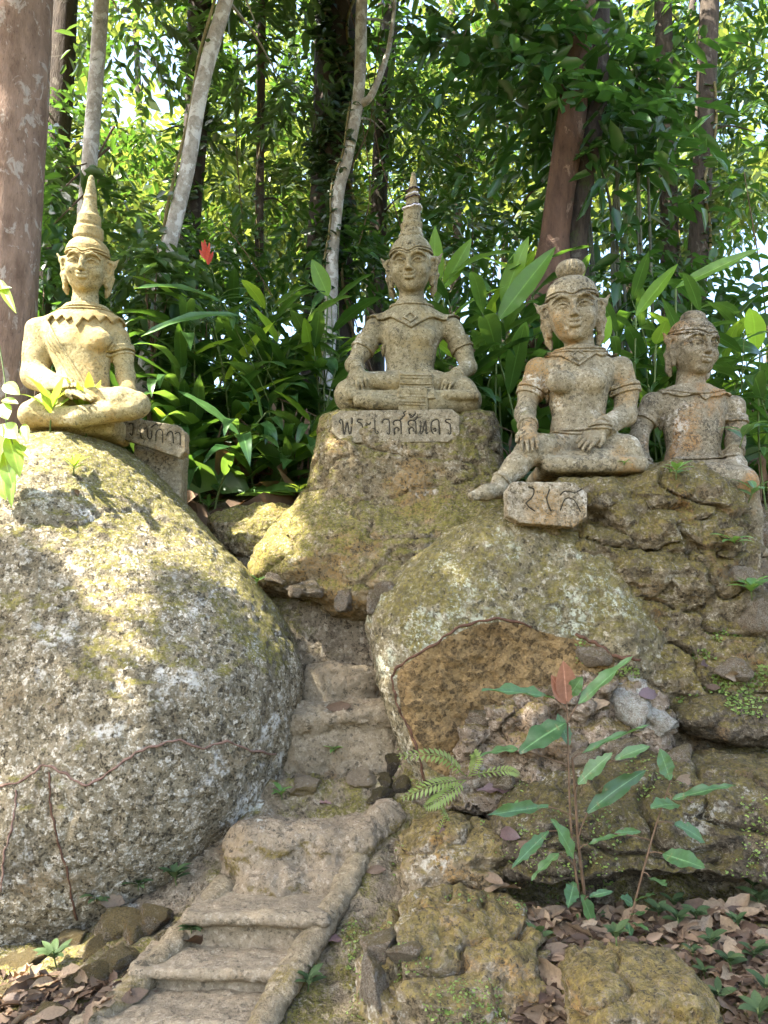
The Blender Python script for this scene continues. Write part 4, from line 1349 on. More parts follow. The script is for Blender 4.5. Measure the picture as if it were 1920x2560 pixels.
la = st.limb([(100, 836, 0.02), (92, 890, 0.0), (88, 940, -0.02), (140, 968, -0.20), (190, 982, -0.28)], [34, 28, 25, 20, 14])
ra = st.limb([(296, 846, 0.04), (308, 895, 0.05), (314, 940, 0.04), (326, 995, -0.06)], [30, 25, 23, 18])
armF = st.F.V.copy()
st.limb([(200, 1018, -0.05), (120, 1022, -0.20), (82, 1035, -0.22)], [40, 38, 34])
st.limb([(245, 1010, -0.05), (310, 1008, -0.16), (340, 1014, -0.18)], [40, 38, 32])
st.limb([(82, 1042, -0.2), (200, 1042, -0.28), (330, 1022, -0.24)], [28, 26, 28])
st.limb([(215, 985, -0.24), (300, 1000, -0.24), (345, 1012, -0.2)], [20, 30, 30])
add_hand(st.F, st.L(175, 978, -0.27), st.L(225, 990, -0.34) - st.L(175, 978, -0.27), np.array((0.1, -0.45, 0.9)), 1.0, thumb=1, curl=0.3)
lapF = st.F.V.copy()
st.F.add(rbox(st.L(205, 1075, 0.02), (0.28, 0.20, 0.08), None, 0.05), 0.03)
robe = lambda x, y: np.maximum(np.maximum(-(y - 800), (x - 118) * 0.88 - (y - 806) * 0.52 - 18 + 12 * np.sin((y - 800) / 60.0)), -(x - 55))
st.collar(armF, 0.024, 'robe', (55, 1010), (300, 795), lambda x, y: np.maximum((x - 120) - (y - 815) * 0.62 - 14 - 0 * y, (135 - x) * 0.9 - (y - 985) * -0.0 - 80 + 0 * y), 0.2)
for o in (4, 16, 27):
    st.collar(armF, 0.034, 'robe_fold', (85, 1010), (300, 850), lambda x, y, o=o: np.maximum(np.abs((x - 120) - (y - 815) * 0.62 - 10 + o) - 2.4, 855 - y), 0.0)
st.collar(armF, 0.024, 'collar', (115, 850), (310, 765), lambda x, y: y - (800 + 6 * np.cos((x - 211) / 60.0) + zig(x, 211, 26, -16) + 16 + 16 * np.exp(-((x - 212) / 14.0) ** 2)), 0.2)
for dy in (-8, -16):
    st.collar(armF, 0.034, 'collar_edge', (140, 810), (285, 765), lambda x, y, dy=dy: np.abs(y - (793 + dy + 0.0012 * -(x - 211) ** 2)) - 2.2, 0.2)
for arm in (la, ra):
    st.ring(arm[0], arm[1], 0.50, 0.80, 0.020, armF, 'armband', 0.13)
    st.ring(arm[0], arm[1], 0.86, 0.98, 0.012, armF, 'armband', 0.13)
st.ring(la[3], la[4], 0.0, 0.25, 0.012, armF, 'bracelet', 0.085)
st.finish(2)
headband(st, T, sH, 0.60, 1.05, 1.20, dz=0.13, peak=0.10)
TC = lambda p: T((p[0], p[1] + 0.12, p[2]))
crown(st, TC, [(1.03, 0.52), (1.06, 0.68), (1.02, 0.95), (0.90, 1.15), (0.76, 1.30), (0.66, 1.36), (0.68, 1.40), (0.74, 1.46), (0.72, 1.82), (0.68, 1.88), (0.56, 1.92), (0.54, 2.0), (0.58, 2.04), (0.56, 2.36), (0.51, 2.42), (0.44, 2.46), (0.45, 2.52),
                (0.40, 2.58), (0.30, 3.10), (0.33, 3.13), (0.32, 3.19), (0.29, 3.22), (0.13, 4.02), (0.06, 4.10), (0.001, 4.11)], seed=2.0, tall=1.2)
cap_curls(st, T, sH, 0.90)
for z, rr in ((1.70, 0.755), (2.38, 0.585)):
    strokes = []
    for a0 in np.linspace(-1.9, 1.9, 5):
        for q in (-1, 1):
            strokes.append([TC((rr * math.sin(a0 + q * t * 0.28), -rr * math.cos(a0 + q * t * 0.28), z + 0.10 * math.cos(t * 3.0) - .04)) for t in np.linspace(0, 1, 5)])
    ornaments(st, T, strokes, 0.03 * sH, 'crown_scrolls')

# ---- the statue with a topknot, one leg hanging, hands on the knees
st = Statue(4.78, (1440, 1190), 'stone statue with a round topknot sitting with one bare foot hanging beside a plaque', 'statue_rust', (1155, 1265), (1625, 660), (1427, 784), depth=(-0.72, 0.42))
hc = st.L(1432, 780, -0.03)
sH = 61 * st.m
R, T = add_head(st.F, hc, sH, -0.22, 0.17, -0.03, smile=0.18)
st.limb([(1445, 830, 0.03), (1450, 895, 0.03)], [36, 42], 0.03)
st.torso([(880, 1451, 50, 38, .03), (905, 1450, 96, 48, .03), (945, 1446, 90, 56, .02), (985, 1444, 74, 54, .0), (1040, 1446, 64, 48, .0), (1090, 1448, 72, 54, .0), (1130, 1448, 76, 56, 0)])
st.F.add(ell(st.L(1400, 955, -0.13), (36 * st.m, 0.05, 28 * st.m)), 0.04)
st.F.add(ell(st.L(1478, 952, -0.13), (36 * st.m, 0.05, 28 * st.m)), 0.04)
la = st.limb([(1345, 925, 0.03), (1324, 985, 0.02), (1312, 1035, -0.04), (1321, 1070, -0.25)], [34, 28, 26, 21])
ra = st.limb([(1550, 922, 0.03), (1566, 980, 0.03), (1562, 1038, -0.02), (1500, 1074, -0.22)], [34, 31, 29, 23])
armF = st.F.V.copy()
st.limb([(1420, 1122, -0.05), (1350, 1124, -0.22), (1325, 1130, -0.26)], [44, 38, 34])
leg = st.limb([(1322, 1130, -0.26), (1288, 1168, -0.30), (1252, 1205, -0.34), (1248, 1222, -0.36)], [34, 29, 20, 20])
st.limb([(1255, 1225, -0.33), (1215, 1232, -0.40), (1180, 1240, -0.43)], [20, 18, 11])
for i in range(5):
    a = st.L(1196, 1232 + i * 4, -0.37 - 0.022 * i)
    st.F.add(cap(a, a + np.array((-0.045 + .004 * i, 0, -0.008)), 0.0105, 0.009), 0.005)
st.limb([(1480, 1118, -0.05), (1560, 1130, -0.14), (1575, 1145, -0.16)], [50, 42, 34])
st.limb([(1575, 1150, -0.16), (1480, 1150, -0.22), (1385, 1158, -0.22)], [32, 30, 24])
st.F.add(rbox(st.L(1460, 1185, -0.04), (0.32, 0.3, 0.05), None, 0.04), 0.03)
add_hand(st.F, st.L(1321, 1070, -0.27), st.L(1326, 1122, -0.41) - st.L(1321, 1070, -0.27), np.array((-0.1, -0.8, 0.6)), 1.02, thumb=1, curl=0.45)
add_hand(st.F, st.L(1498, 1076, -0.23), st.L(1445, 1118, -0.34) - st.L(1498, 1076, -0.23), np.array((0.1, -0.75, 0.7)), 1.02, thumb=-1, curl=0.45)
lapF = st.F.V.copy()
st.collar(armF, 0.020, 'collar', (1360, 945), (1545, 872), lambda x, y: np.minimum(y - (892 + 12 * np.exp(-((x - 1390) / 16.0) ** 2) + 12 * np.exp(-((x - 1495) / 16.0) ** 2) - 0.0010 * (x - 1448) ** 2 * 0.6), np.abs(x - 1435) * 0.75 + (y - 932)), 0.2)
for dy in (0, 9):
    st.collar(armF, 0.032, 'collar_edge', (1370, 910), (1535, 865), lambda x, y, dy=dy: np.abs(y - (893 - dy - 0.0022 * (x - 1446) ** 2)) - 2.4, 0.2)
st.collar(armF, 0.032, 'pendant', (1400, 945), (1475, 890), lambda x, y: np.abs(np.abs(x - 1435) * 0.85 + np.abs(y - 905) - 15) - 3.0, 0.0)
st.collar(lapF, 0.012, 'belt', (1370, 1115), (1520, 1075), lambda x, y: np.minimum(np.abs(y - 1088) - 3.5, np.abs(y - 1099) - 3.0), 0.0)
for arm in (la, ra):
    st.ring(arm[0], arm[1], 0.72, 0.88, 0.016, armF, 'armband', 0.13)
    st.ring(arm[0], arm[1], 0.92, 1.12, 0.014, armF, 'armband', 0.13)
    st.ring(arm[2], arm[3], 0.72, 0.92, 0.011, armF, 'bracelet', 0.10)
st.ring(leg[1], leg[2], 0.85, 1.0, 0.010, lapF, 'anklet', 0.075)
st.finish(3)
headband(st, T, sH, 0.56, 1.04, 1.18, dz=0.13, peak=0.08)
TC = lambda p: T((p[0], p[1] + 0.14, p[2]))
crown(st, TC, [(1.02, 0.50), (1.04, 0.66), (1.01, 0.90), (0.90, 1.12), (0.72, 1.30), (0.58, 1.38), (0.44, 1.40), (0.001, 1.40)], 'hair_cap', seed=3.0)
Fb = Field(TC((0, 0, 1.78)) - 0.72 * sH, TC((0, 0, 1.78)) + 0.72 * sH, 0.004)
Fb.add(ell(TC((0.03, 0, 1.76)), (0.60 * sH, 0.56 * sH, 0.46 * sH), R), 0.01)
for a in np.linspace(0, 2 * math.pi, 18, endpoint=False):
    pth = [TC((0.03 + 0.60 * math.cos(b) * math.sin(a), -0.56 * math.cos(b) * math.cos(a), 1.76 + 0.47 * math.sin(b))) for b in np.linspace(-0.7, 1.35, 7)]
    for u, v in zip(pth[:-1], pth[1:]):
        Fb.add(cap(u, v, 0.006), 0.006, 's')
V, Q = Fb.mesh()
link('topknot', mesh_np('topknot', V, Q, st.mat), st.root)
cap_curls(st, T, sH, 1.0, (-0.02,))

# ---- the smaller statue at the right edge with a domed hair cap
st = Statue(5.02, (1725, 1190), 'smaller grimy stone statue with a domed cap and rusty chest at the right edge', 'statue_dirty', (1560, 1390), (1935, 760), (1734, 873), depth=(-0.6, 0.42))
hc = st.L(1733, 871, -0.03)
sH = 53 * st.m
R, T = add_head(st.F, hc, sH, 0.26, 0.17, 0.03, smile=0.18)
st.limb([(1728, 915, 0.03), (1725, 980, 0.03)], [34, 40], 0.03)
st.torso([(968, 1727, 48, 36, .03), (992, 1728, 96, 46, .03), (1030, 1731, 88, 54, .02), (1075, 1733, 72, 50, .0), (1120, 1733, 64, 48, .0), (1165, 1733, 74, 52, .0), (1195, 1733, 78, 54, 0)])
la = st.limb([(1632, 1010, 0.03), (1606, 1060, 0.02), (1595, 1100, -0.02), (1606, 1160, -0.10), (1608, 1185, -0.14)], [32, 26, 24, 20, 16])
ra = st.limb([(1832, 1018, 0.03), (1838, 1065, 0.02), (1838, 1105, -0.02), (1837, 1135, -0.16)], [32, 26, 24, 20])
armF = st.F.V.copy()
st.limb([(1700, 1190, -0.05), (1640, 1200, -0.2)], [46, 42])
st.limb([(1750, 1190, -0.05), (1820, 1195, -0.2), (1850, 1205, -0.26)], [48, 44, 40])
leg = st.limb([(1852, 1210, -0.26), (1868, 1290, -0.26), (1880, 1372, -0.24)], [40, 34, 24])
st.limb([(1880, 1375, -0.24), (1905, 1385, -0.34)], [24, 18])
st.limb([(1700, 1180, -0.25), (1790, 1190, -0.32), (1840, 1200, -0.3)], [24, 30, 30])
add_hand(st.F, st.L(1837, 1135, -0.18), st.L(1842, 1180, -0.32) - st.L(1837, 1135, -0.18), np.array((0.1, -0.8, 0.6)), 1.0, thumb=-1, curl=0.45)
lapF = st.F.V.copy()
st.collar(armF, 0.020, 'collar', (1650, 1045), (1820, 965), lambda x, y: y - (990 + 14 * np.abs(np.sin((x - 1731) / 24.0)) + 16 * np.exp(-((x - 1742) / 14.0) ** 2)), 0.2)
st.collar(armF, 0.030, 'collar_edge', (1650, 1010), (1820, 965), lambda x, y: np.abs(y - (996 - 0.0030 * (x - 1730) ** 2)) - 2.6, 0.2)
st.collar(lapF, 0.014, 'belt', (1665, 1175), (1800, 1140), lambda x, y: np.abs(y - 1157) - 5, 0.0)
for arm in (la, ra):
    st.ring(arm[0], arm[1], 0.55, 0.92, 0.015, armF, 'armband', 0.13)
st.ring(la[2], la[3], 0.90, 1.05, 0.011, armF, 'bracelet', 0.10)
st.ring(ra[2], ra[3], 0.75, 0.95, 0.011, armF, 'bracelet', 0.10)
st.finish(4)
headband(st, T, sH, 0.56, 1.04, 1.18, dz=0.14, peak=0.05)
TC = lambda p: T((p[0], p[1] + 0.14, p[2]))
crown(st, TC, [(1.02, 0.50), (1.04, 0.68), (1.0, 0.92), (0.86, 1.12), (0.72, 1.24), (0.62, 1.28), (0.63, 1.33), (0.60, 1.46), (0.52, 1.62), (0.36, 1.74), (0.15, 1.80), (0.001, 1.81)], 'hair_cap', seed=4.0)
strokes = [[surf(x0 + 0.10 * t, 0.84 + 0.26 * t, 1.02, 1.16, 1.06, 0.36, off=0.0) for t in np.linspace(0, 1, 4)] for x0 in np.linspace(-.6, .6, 11)]
ornaments(st, T, strokes, 0.03 * sH, 'hair_strands')

# ------------------------------------------------------------------ lettered plaques
def plaque(name, outline, Yl, Yr, thick, strokes, mat, parent, rstroke=3.0, key='pq'):
    """An eight-sided slab from its outline; Yl / Yr: distance at its two ends. Letters are cut in and lined with dark strokes."""
    o = np.array(outline, float)
    x0, x1 = o[:, 0].min(), o[:, 0].max()
    yd = lambda px: Yl + (Yr - Yl) * (px - x0) / (x1 - x0)
    w = np.array([P(a, b, yd(a)) for a, b in o])
    c = w.mean(0)
    ex = P(x1, o[:, 1].mean(), Yr) - P(x0, o[:, 1].mean(), Yl)
    ex[2] = 0
    ex /= np.linalg.norm(ex)
    ez = np.array((0, 0, 1.0))
    ey = np.cross(ez, ex)
    loc = lambda p: np.array(((p - c) @ ex, (p - c) @ ez))
    poly = np.array([loc(p) for p in w])
    lo = (poly[:, 0].min() - .03, -thick - .03, poly[:, 1].min() - .03)
    hi = (poly[:, 0].max() + .03, 0.03, poly[:, 1].max() + .03)
    F = Field(lo, hi, 0.0045)
    F.ax[1] = F.ax[1]
    X, Y, Z = F.grid((slice(None),) * 3)
    sd = poly_sd(poly, F.ax[0][:, None].astype(float), F.ax[2][None, :].astype(float)) + 0.008
    dy = np.abs(Y + thick / 2) - (thick / 2 - 0.008)
    q = np.maximum(sd[:, None, :], 0) ** 2 + np.maximum(dy, 0) ** 2
    F.V = (np.sqrt(q) + np.minimum(np.maximum(sd[:, None, :], dy), 0) - 0.008).astype(np.float32)
    m = mpp(*o.mean(0), (Yl + Yr) / 2)
    lets = []
    for letter in strokes:
        tubes = []
        for st_ in letter:
            pw = [loc(P(a, b, yd(a))) for a, b in st_]
            pl = spline([(u, -thick - 0.001, v) for u, v in pw], 6 * len(pw))
            for a, b in zip(pl[:-1], pl[1:]):
                F.add(cap(a, b, rstroke * m), 0.003, 's')
            tubes.append(tube(pl + np.array((0, 0.004, 0)), rstroke * m * 0.62, 6))
        lets.append(merge(tubes))
    V, Q = F.mesh()
    N = vnormals(V, Q)
    V = V + N * (0.004 * fbm(V, 20, 3, seed=9) + 0.002 * fbm(V, 60, 2, seed=8))[:, None]
    to = lambda v: c + v[:, :1] * ex + v[:, 1:2] * ey + v[:, 2:] * ez
    Vw = to(V)
    p = link(name, mesh_np(name, Vw, Q, M[mat]), parent)
    reg(key, Vw, Q)
    for v, f in lets:
        lo_ = link('letter', mesh_np('letter', to(v), f, M['groove']), p)
        lo_.location = (0, 0, 0)
    return p


def zt(strokes, x0, y0, s):
    return [[[(x0 + a / s, y0 + b / s) for a, b in st_] for st_ in L] for L in strokes]


SO = [[(525, 1900), (518, 1885), (530, 1868), (560, 1865), (572, 1885), (574, 1960)], [(530, 1962), (524, 1932), (540, 1915), (558, 1925), (556, 1942)], [(560, 1868), (584, 1846)]]
sh = lambda L, dx: [[(a + dx, b) for a, b in q] for q in L]
RO = [[(305, 1862), (275, 1858), (268, 1875), (298, 1893), (303, 1950), (294, 1962), (286, 1950)]]
THAI = [[[(152, 1888), (140, 1872), (154, 1860), (164, 1880), (170, 1945), (177, 1960), (192, 1892), (199, 1888), (210, 1955), (222, 1945), (231, 1850)]],
        RO,
        [[(330, 1882), (341, 1893), (334, 1903), (327, 1896), (346, 1896), (362, 1878)], [(330, 1933), (341, 1944), (334, 1954), (327, 1947), (346, 1947), (363, 1929)]],
        [[(388, 1858), (392, 1940), (402, 1960), (414, 1950), (405, 1940)]],
        [[(440, 1886), (450, 1862), (480, 1858), (492, 1880), (493, 1950), (484, 1962), (475, 1952)]],
        SO + [[(606, 1800), (590, 1814), (600, 1828), (582, 1842)]],
        sh(SO, 104) + [[(630, 1822), (645, 1832), (640, 1844), (657, 1838), (675, 1812)]],
        [[(703, 1872), (713, 1884), (708, 1952), (722, 1948), (745, 1868), (749, 1955), (763, 1948)]],
        [[(800, 1962), (784, 1930), (787, 1882), (810, 1862), (836, 1870), (842, 1962)], [(800, 1930), (812, 1920), (818, 1935), (806, 1942)]],
        sh(RO, 618)]
plaque('plaque', [(830, 1050), (850, 1034), (1128, 1030), (1147, 1047), (1147, 1093), (1118, 1112), (858, 1114), (831, 1086)], 5.06, 5.06, 0.07, zt(THAI, 800, 400, 2.835), 'plaque', bpy.data.objects['rock_pedestal'], 2.4, 'pqc')
LEFT = [[[(745, 1632), (764, 1640), (758, 1690), (775, 1702)]], [[(820, 1640), (836, 1634), (846, 1650), (842, 1706), (826, 1696)]], [[(888, 1668), (896, 1720), (908, 1726)]],
        [[(914, 1672), (930, 1664), (936, 1718), (955, 1728), (962, 1680)]], [[(955, 1660), (985, 1640), (1005, 1652), (1022, 1636)]], [[(985, 1745), (988, 1690), (1010, 1672), (1026, 1690), (1026, 1752)]],
        [[(1050, 1712), (1062, 1690), (1085, 1692), (1092, 1756)]], [[(1100, 1700), (1118, 1690), (1132, 1706), (1134, 1768)]]]
pb = empty('plaque_block', P(400, 1240, 4.6), 'tilted lettered plaque on a concrete block beside the huge boulder', 'plaque')
plaque('plaque', [(262, 1046), (270, 1040), (455, 1070), (474, 1090), (474, 1135), (458, 1150), (300, 1098), (264, 1075)], 5.12, 5.02, 0.07, zt(LEFT, 0, 400, 2.458), 'plaque', pb, 2.3, 'pql')
Fp = Field(P(340, 1260, 5.35) - .3, P(465, 1120, 5.35) + .3, 0.011)
Fp.add(rbox(P(402, 1195, 5.32), (0.17, 0.14, 0.26), rotm(0.1), 0.02), 0.01)
V, Q = Fp.mesh()
link('block', mesh_np('block', roughen(V, Q, 0.006, 3.0), Q, M['plaque']), pb)
RIGHT = [[[(450, 1810), (490, 1830), (480, 1880), (432, 1930)], [(430, 1930), (455, 1960), (500, 1990)]], [[(605, 1828), (585, 1900), (615, 1990)]], [[(680, 1872), (720, 1842), (790, 1852), (842, 1826)]], [[(682, 1985), (715, 1905), (760, 1895), (800, 1930), (832, 1995)]]]
np_ = empty('name_plaque', P(1350, 1320, 4.4), 'blotched eight-sided plaque with worn letters below the topknot statue', 'plaque')
plaque('slab', [(1258, 1232), (1272, 1213), (1425, 1215), (1454, 1242), (1454, 1298), (1420, 1325), (1290, 1314), (1259, 1296)], 4.30, 4.33, 0.10, zt(RIGHT, 1160, 620, 2.99), 'plaque_rust', np_, 2.6, 'pqr')

# ------------------------------------------------------------------ roots creeping over the boulders
def on_surface(pts, only, lift=0.001):
    out = []
    dense = spline(np.array([(a, b, 0) for a, b in pts], float), len(pts) * 7)
    for k, (a, b, _) in enumerate(dense):
        h_ = hit(a + 1.6 * math.sin(k * 1.7) + 1.2 * math.sin(k * .6), b + 2.2 * math.sin(k * 1.3) + 1.6 * math.sin(k * .47), only=only)
        if h_:
            out.append(np.array(h_[0] + h_[1] * lift))
    return np.array(out)


for pts_, only, r, mt, label in (
        ([(-20, 1968), (60, 1950), (112, 1912), (160, 1935), (215, 1960), (275, 1930), (325, 1890), (380, 1868), (440, 1850), (500, 1870), (560, 1855), (620, 1872), (690, 1888)], ['left'], 0.0058, 'root', 'thin pinkish root snaking across the face of the huge boulder'),
        ([(1062, 1960), (1042, 1870), (1012, 1800), (988, 1740), (985, 1680), (1030, 1645), (1100, 1600), (1165, 1562), (1240, 1548), (1330, 1565)], ['snail'], 0.0075, 'darkroot', 'dark root edging the bare orange face of the overhanging boulder'),
        ([(1440, 1585), (1490, 1610), (1540, 1640), (1600, 1650)], ['snail', 'ledge', 'ground'], 0.010, 'darkroot', 'short dark root creeping off the overhanging boulder into moss'),
        ([(122, 1930), (128, 2020), (145, 2100), (172, 2200), (190, 2300)], ['left'], 0.005, 'darkroot', 'dark strand standing for a crack down the lower face of the huge boulder'),  # the vertical crack in the rock, drawn as a dark strand
        ([(40, 1975), (34, 2050), (12, 2130), (2, 2230)], ['left'], 0.0045, 'root', 'faded root dropping at the boulder\'s left end')):
    pth = on_surface(pts_, only)
    if len(pth) > 4:
        rr = r * (1 + 0.35 * np.sin(np.arange(len(pth)) * .9) * np.sin(np.arange(len(pth)) * .31))
        V, F = tube(pth, rr, 7)
        props(link('creeping_root', mesh_np('creeping_root', V, F, M[mt])), label, 'root', 'roots on the boulders')

# ------------------------------------------------------------------ leaves and plants
def leaf_mesh(name, mat, W=0.1, droop=0.35, fold=0.25, rows=9, wave=0.0, pw=0.85, twist=0.0, seed=0, bite=0.0):
    """a leaf one unit long along +x, its face +z"""
    r = np.random.default_rng(seed)
    t = np.linspace(0, 1, rows)
    w = W * np.sin(np.pi * np.clip(t, 0.012, 0.995) ** pw) ** 0.8
    ang = -droop * t ** 1.3 * 1.6 + 0.15
    dx = np.concatenate([[0], np.cumsum(np.cos((ang[1:] + ang[:-1]) / 2) * np.diff(t))])
    dz = np.concatenate([[0], np.cumsum(np.sin((ang[1:] + ang[:-1]) / 2) * np.diff(t))])
    V, U, Wt = [], [], []
    for i in range(rows):
        for u in (-1, -0.5, 0, 0.5, 1):
            tw = twist * t[i]
            k = w[i] * (1 - (bite * max(0, r.random() - 0.4) if abs(u) == 1 else 0))
            y = u * k * math.cos(fold)
            z = abs(u) * k * math.sin(fold) + wave * W * math.sin(t[i] * 17 + u * 1.5 + seed) * abs(u)
            y, z = y * math.cos(tw) - z * math.sin(tw), y * math.sin(tw) + z * math.cos(tw)
            V.append((dx[i] - z * math.sin(ang[i]), y, dz[i] + z * math.cos(ang[i])))
            U.append(u)
            Wt.append(t[i])
    V = np.array(V)
    q = np.array([[i * 5 + j, (i + 1) * 5 + j, (i + 1) * 5 + j + 1, i * 5 + j + 1] for i in range(rows - 1) for j in range(4)])
    return mesh_np(name, V, q[:, ::-1], M[mat], attrs={'u': U, 'w': Wt})


def frame(d, n):
    d = Vector(d).normalized()
    n = Vector(n)
    n = (n - d * n.dot(d))
    n = n.normalized() if n.length > 1e-6 else d.orthogonal().normalized()
    y = n.cross(d)
    return Matrix((d, y, n)).transposed()


def put_leaf(me, base, d, n, length, parent, name='leaf', width=1.0):
    o = bpy.data.objects.new(name, me)
    o.parent = parent
    o.matrix_local = Matrix.Translation(Vector(base) - parent.location) @ frame(d, n).to_4x4() @ Matrix.Diagonal((length, length * width, length, 1))
    COL.objects.link(o)
    return o


GL = [leaf_mesh('ginger_leaf', 'ginger', 0.088 + 0.012 * (k % 3), 0.25 + 0.15 * k, 0.18 + 0.05 * (k % 3), wave=0.10, twist=0.2 * ((k % 3) - 1), seed=k) for k in range(7)]
GD = [leaf_mesh('dark_ginger_leaf', 'gingerdark', 0.082 + 0.014 * (k % 3), 0.3 + 0.16 * k, 0.15 + 0.05 * (k % 3), wave=0.12, twist=0.25 * ((k % 3) - 1), seed=20 + k) for k in range(6)]
GB = [leaf_mesh('bright_leaf', 'bananaleaf', 0.13, 0.12 + 0.12 * k, 0.2, wave=0.06, seed=40 + k) for k in range(3)]


def ginger(x, y, height, az, lean, n, label, group, bright=0.15, size=1.0, z=None):
    b = drop(x, y, only=['ground'])[0] if z is None else Vector((x, y, z))
    root = empty('ginger_plant', b, label, 'plant', group)
    t = np.linspace(0, 1, 9)
    d = np.array((math.cos(az), math.sin(az)))
    path = np.stack([b.x + d[0] * lean * t ** 1.8, b.y + d[1] * lean * t ** 1.8, b.z - 0.03 + height * (t - 0.16 * lean * t ** 3)], 1)
    V, F = tube(path, np.linspace(0.011, 0.004, 9), 6)
    link('stem', mesh_np('stem', V, F, M['stem']), root)
    plane = random.uniform(0, math.pi)
    for i in range(n):
        f = 0.22 + 0.78 * (i + 0.5) / n
        k = min(int(f * 8), 7)
        p = path[k] + (path[k + 1] - path[k]) * (f * 8 - k)
        tan = Vector(path[k + 1] - path[k]).normalized()
        a = plane + (math.pi if i % 2 else 0) + random.uniform(-.5, .5)
        side = Vector((math.cos(a), math.sin(a), 0))
        el = random.uniform(0.1, 0.65) if f < 0.85 else random.uniform(0.3, 1.0)
        dv = (side + tan * el * 1.1).normalized()
        nn = Vector((0, 0, 1)) - side * 0.2 + Vector((random.uniform(-.3, .3), random.uniform(-.45, .1), 0))
        L = size * random.uniform(0.42, 0.68) * (1.15 - 0.45 * abs(f - 0.6))
        r = random.random()
        me = random.choice(GB) if r < bright * 0.35 else random.choice(GL) if r < 0.55 + bright * .4 else random.choice(GD)
        put_leaf(me, p, dv, nn, L, root)


def thicket(n, x0, x1, y0, y1, h0, h1, leaves, label, group, bright=0.15, az=None, size=1.0):
    for _ in range(n):
        Y = random.uniform(y0, y1)
        px = random.uniform(x0, x1)
        x = (px - 960) / FPX * (Y * CP + 0.25)
        ginger(x, Y, random.uniform(h0, h1), random.uniform(-2.6, -0.5) if az is None else az + random.uniform(-.7, .7), random.uniform(0.1, 0.6), random.randint(*leaves), label, group, bright, size)


thicket(15, 470, 820, 5.95, 6.6, 0.45, 1.0, (7, 9), 'low dark ginger plant in front of the thicket left of the central pedestal', 'low ginger plants left of the centre', 0.25)
thicket(28, 360, 850, 6.3, 7.6, 0.9, 1.55, (8, 11), 'tall arching ginger plant in the thicket between the left and central statues', 'ginger thicket left of the centre', 0.15)
thicket(9, 660, 900, 6.4, 7.2, 1.3, 1.75, (8, 10), 'ginger plant reaching behind the left shoulder of the central statue', 'ginger plants behind the central statue', 0.3)
thicket(24, 1080, 1400, 5.9, 7.2, 1.3, 2.1, (8, 11), 'tall ginger plant between the central statue and the topknot statue', 'ginger thicket right of the centre', 0.35, size=1.1)
thicket(26, 1480, 2000, 5.7, 7.2, 0.8, 1.75, (8, 11), 'ginger plant in the thicket behind the two right-hand statues', 'ginger thicket on the right', 0.3)
thicket(8, 100, 420, 6.2, 7.4, 0.8, 1.5, (7, 9), 'ginger plant behind the crowned statue on the huge boulder', 'ginger plants behind the left statue', 0.2)


def px_leaf(root, me, a, b, wpx, Ya, Yb, nrm=(0, -0.55, 0.85), name='leaf'):
    """a leaf from its base to its tip, given where both stand in the photograph and how far away"""
    p, q = P(*a, Ya), P(*b, Yb)
    L = float(np.linalg.norm(q - p))
    w = wpx * mpp(*a, Ya) / L
    return put_leaf(me, p, Vector(q - p), nrm, L, root, name, width=w / (2 * me['w'] if 'w' in me else 0.2))


def lf(name, mat, W, droop, fold=0.2, seed=0, **k):
    me = leaf_mesh(name, mat, W, droop, fold, seed=seed, **k)
    me['w'] = W
    return me


SL = [lf('sapling_leaf', 'sapling', 0.16, 0.04 + 0.06 * k, 0.32, 60 + k, wave=0.16, bite=0.35 + 0.4 * (k % 2), rows=14, twist=.35 * (k - 1.5)) for k in range(4)]
RL = lf('red_leaf', 'redleaf', 0.19, 0.0, 0.3, 70)
BRL = lf('big_bright_leaf', 'bananaleaf', 0.13, 0.06, 0.2, 72, wave=0.04)


def zx(p, x0=980, y0=1620, s=1.765):
    return (x0 + p[0] / s, y0 + p[1] / s)


def sapling(stems, leaves, reds, Y, label, base):
    root = empty('sapling', P(*zx(base), Y), label, 'sapling', None)
    for st_, r0, r1 in stems:
        V, F = tube(spline([P(*zx(p), Y + dy) for *p, dy in st_], 24), np.linspace(r1, r0, 24), 7)
        link('stem', mesh_np('stem', V, F, M['brownstem']), root)
    for i, (a, b, w, sx) in enumerate(leaves):
        da = random.uniform(-0.10, 0.06)
        o = px_leaf(root, SL[i % 4], zx(a), zx(b), w * 0.78, Y + da * 0.4, Y + da + random.uniform(-0.16, 0.06), (random.uniform(-.3, .3), random.uniform(-0.9, -0.35), 0.8))
        if sx:
            pa, pb = P(*zx(sx), Y), P(*zx(a), Y + da * 0.4)
            V, F = tube(spline([pa, (pa + pb) / 2 + np.array((0, 0, .006)), pb], 8), 0.0032, 5)
            link('leaf_stalk', mesh_np('leaf_stalk', V, F, M['brownstem']), root)
    for me, a, b, w in reds:
        px_leaf(root, me, zx(a), zx(b), w * 0.8, Y, Y - 0.02, (0.2, -0.95, 0.2))


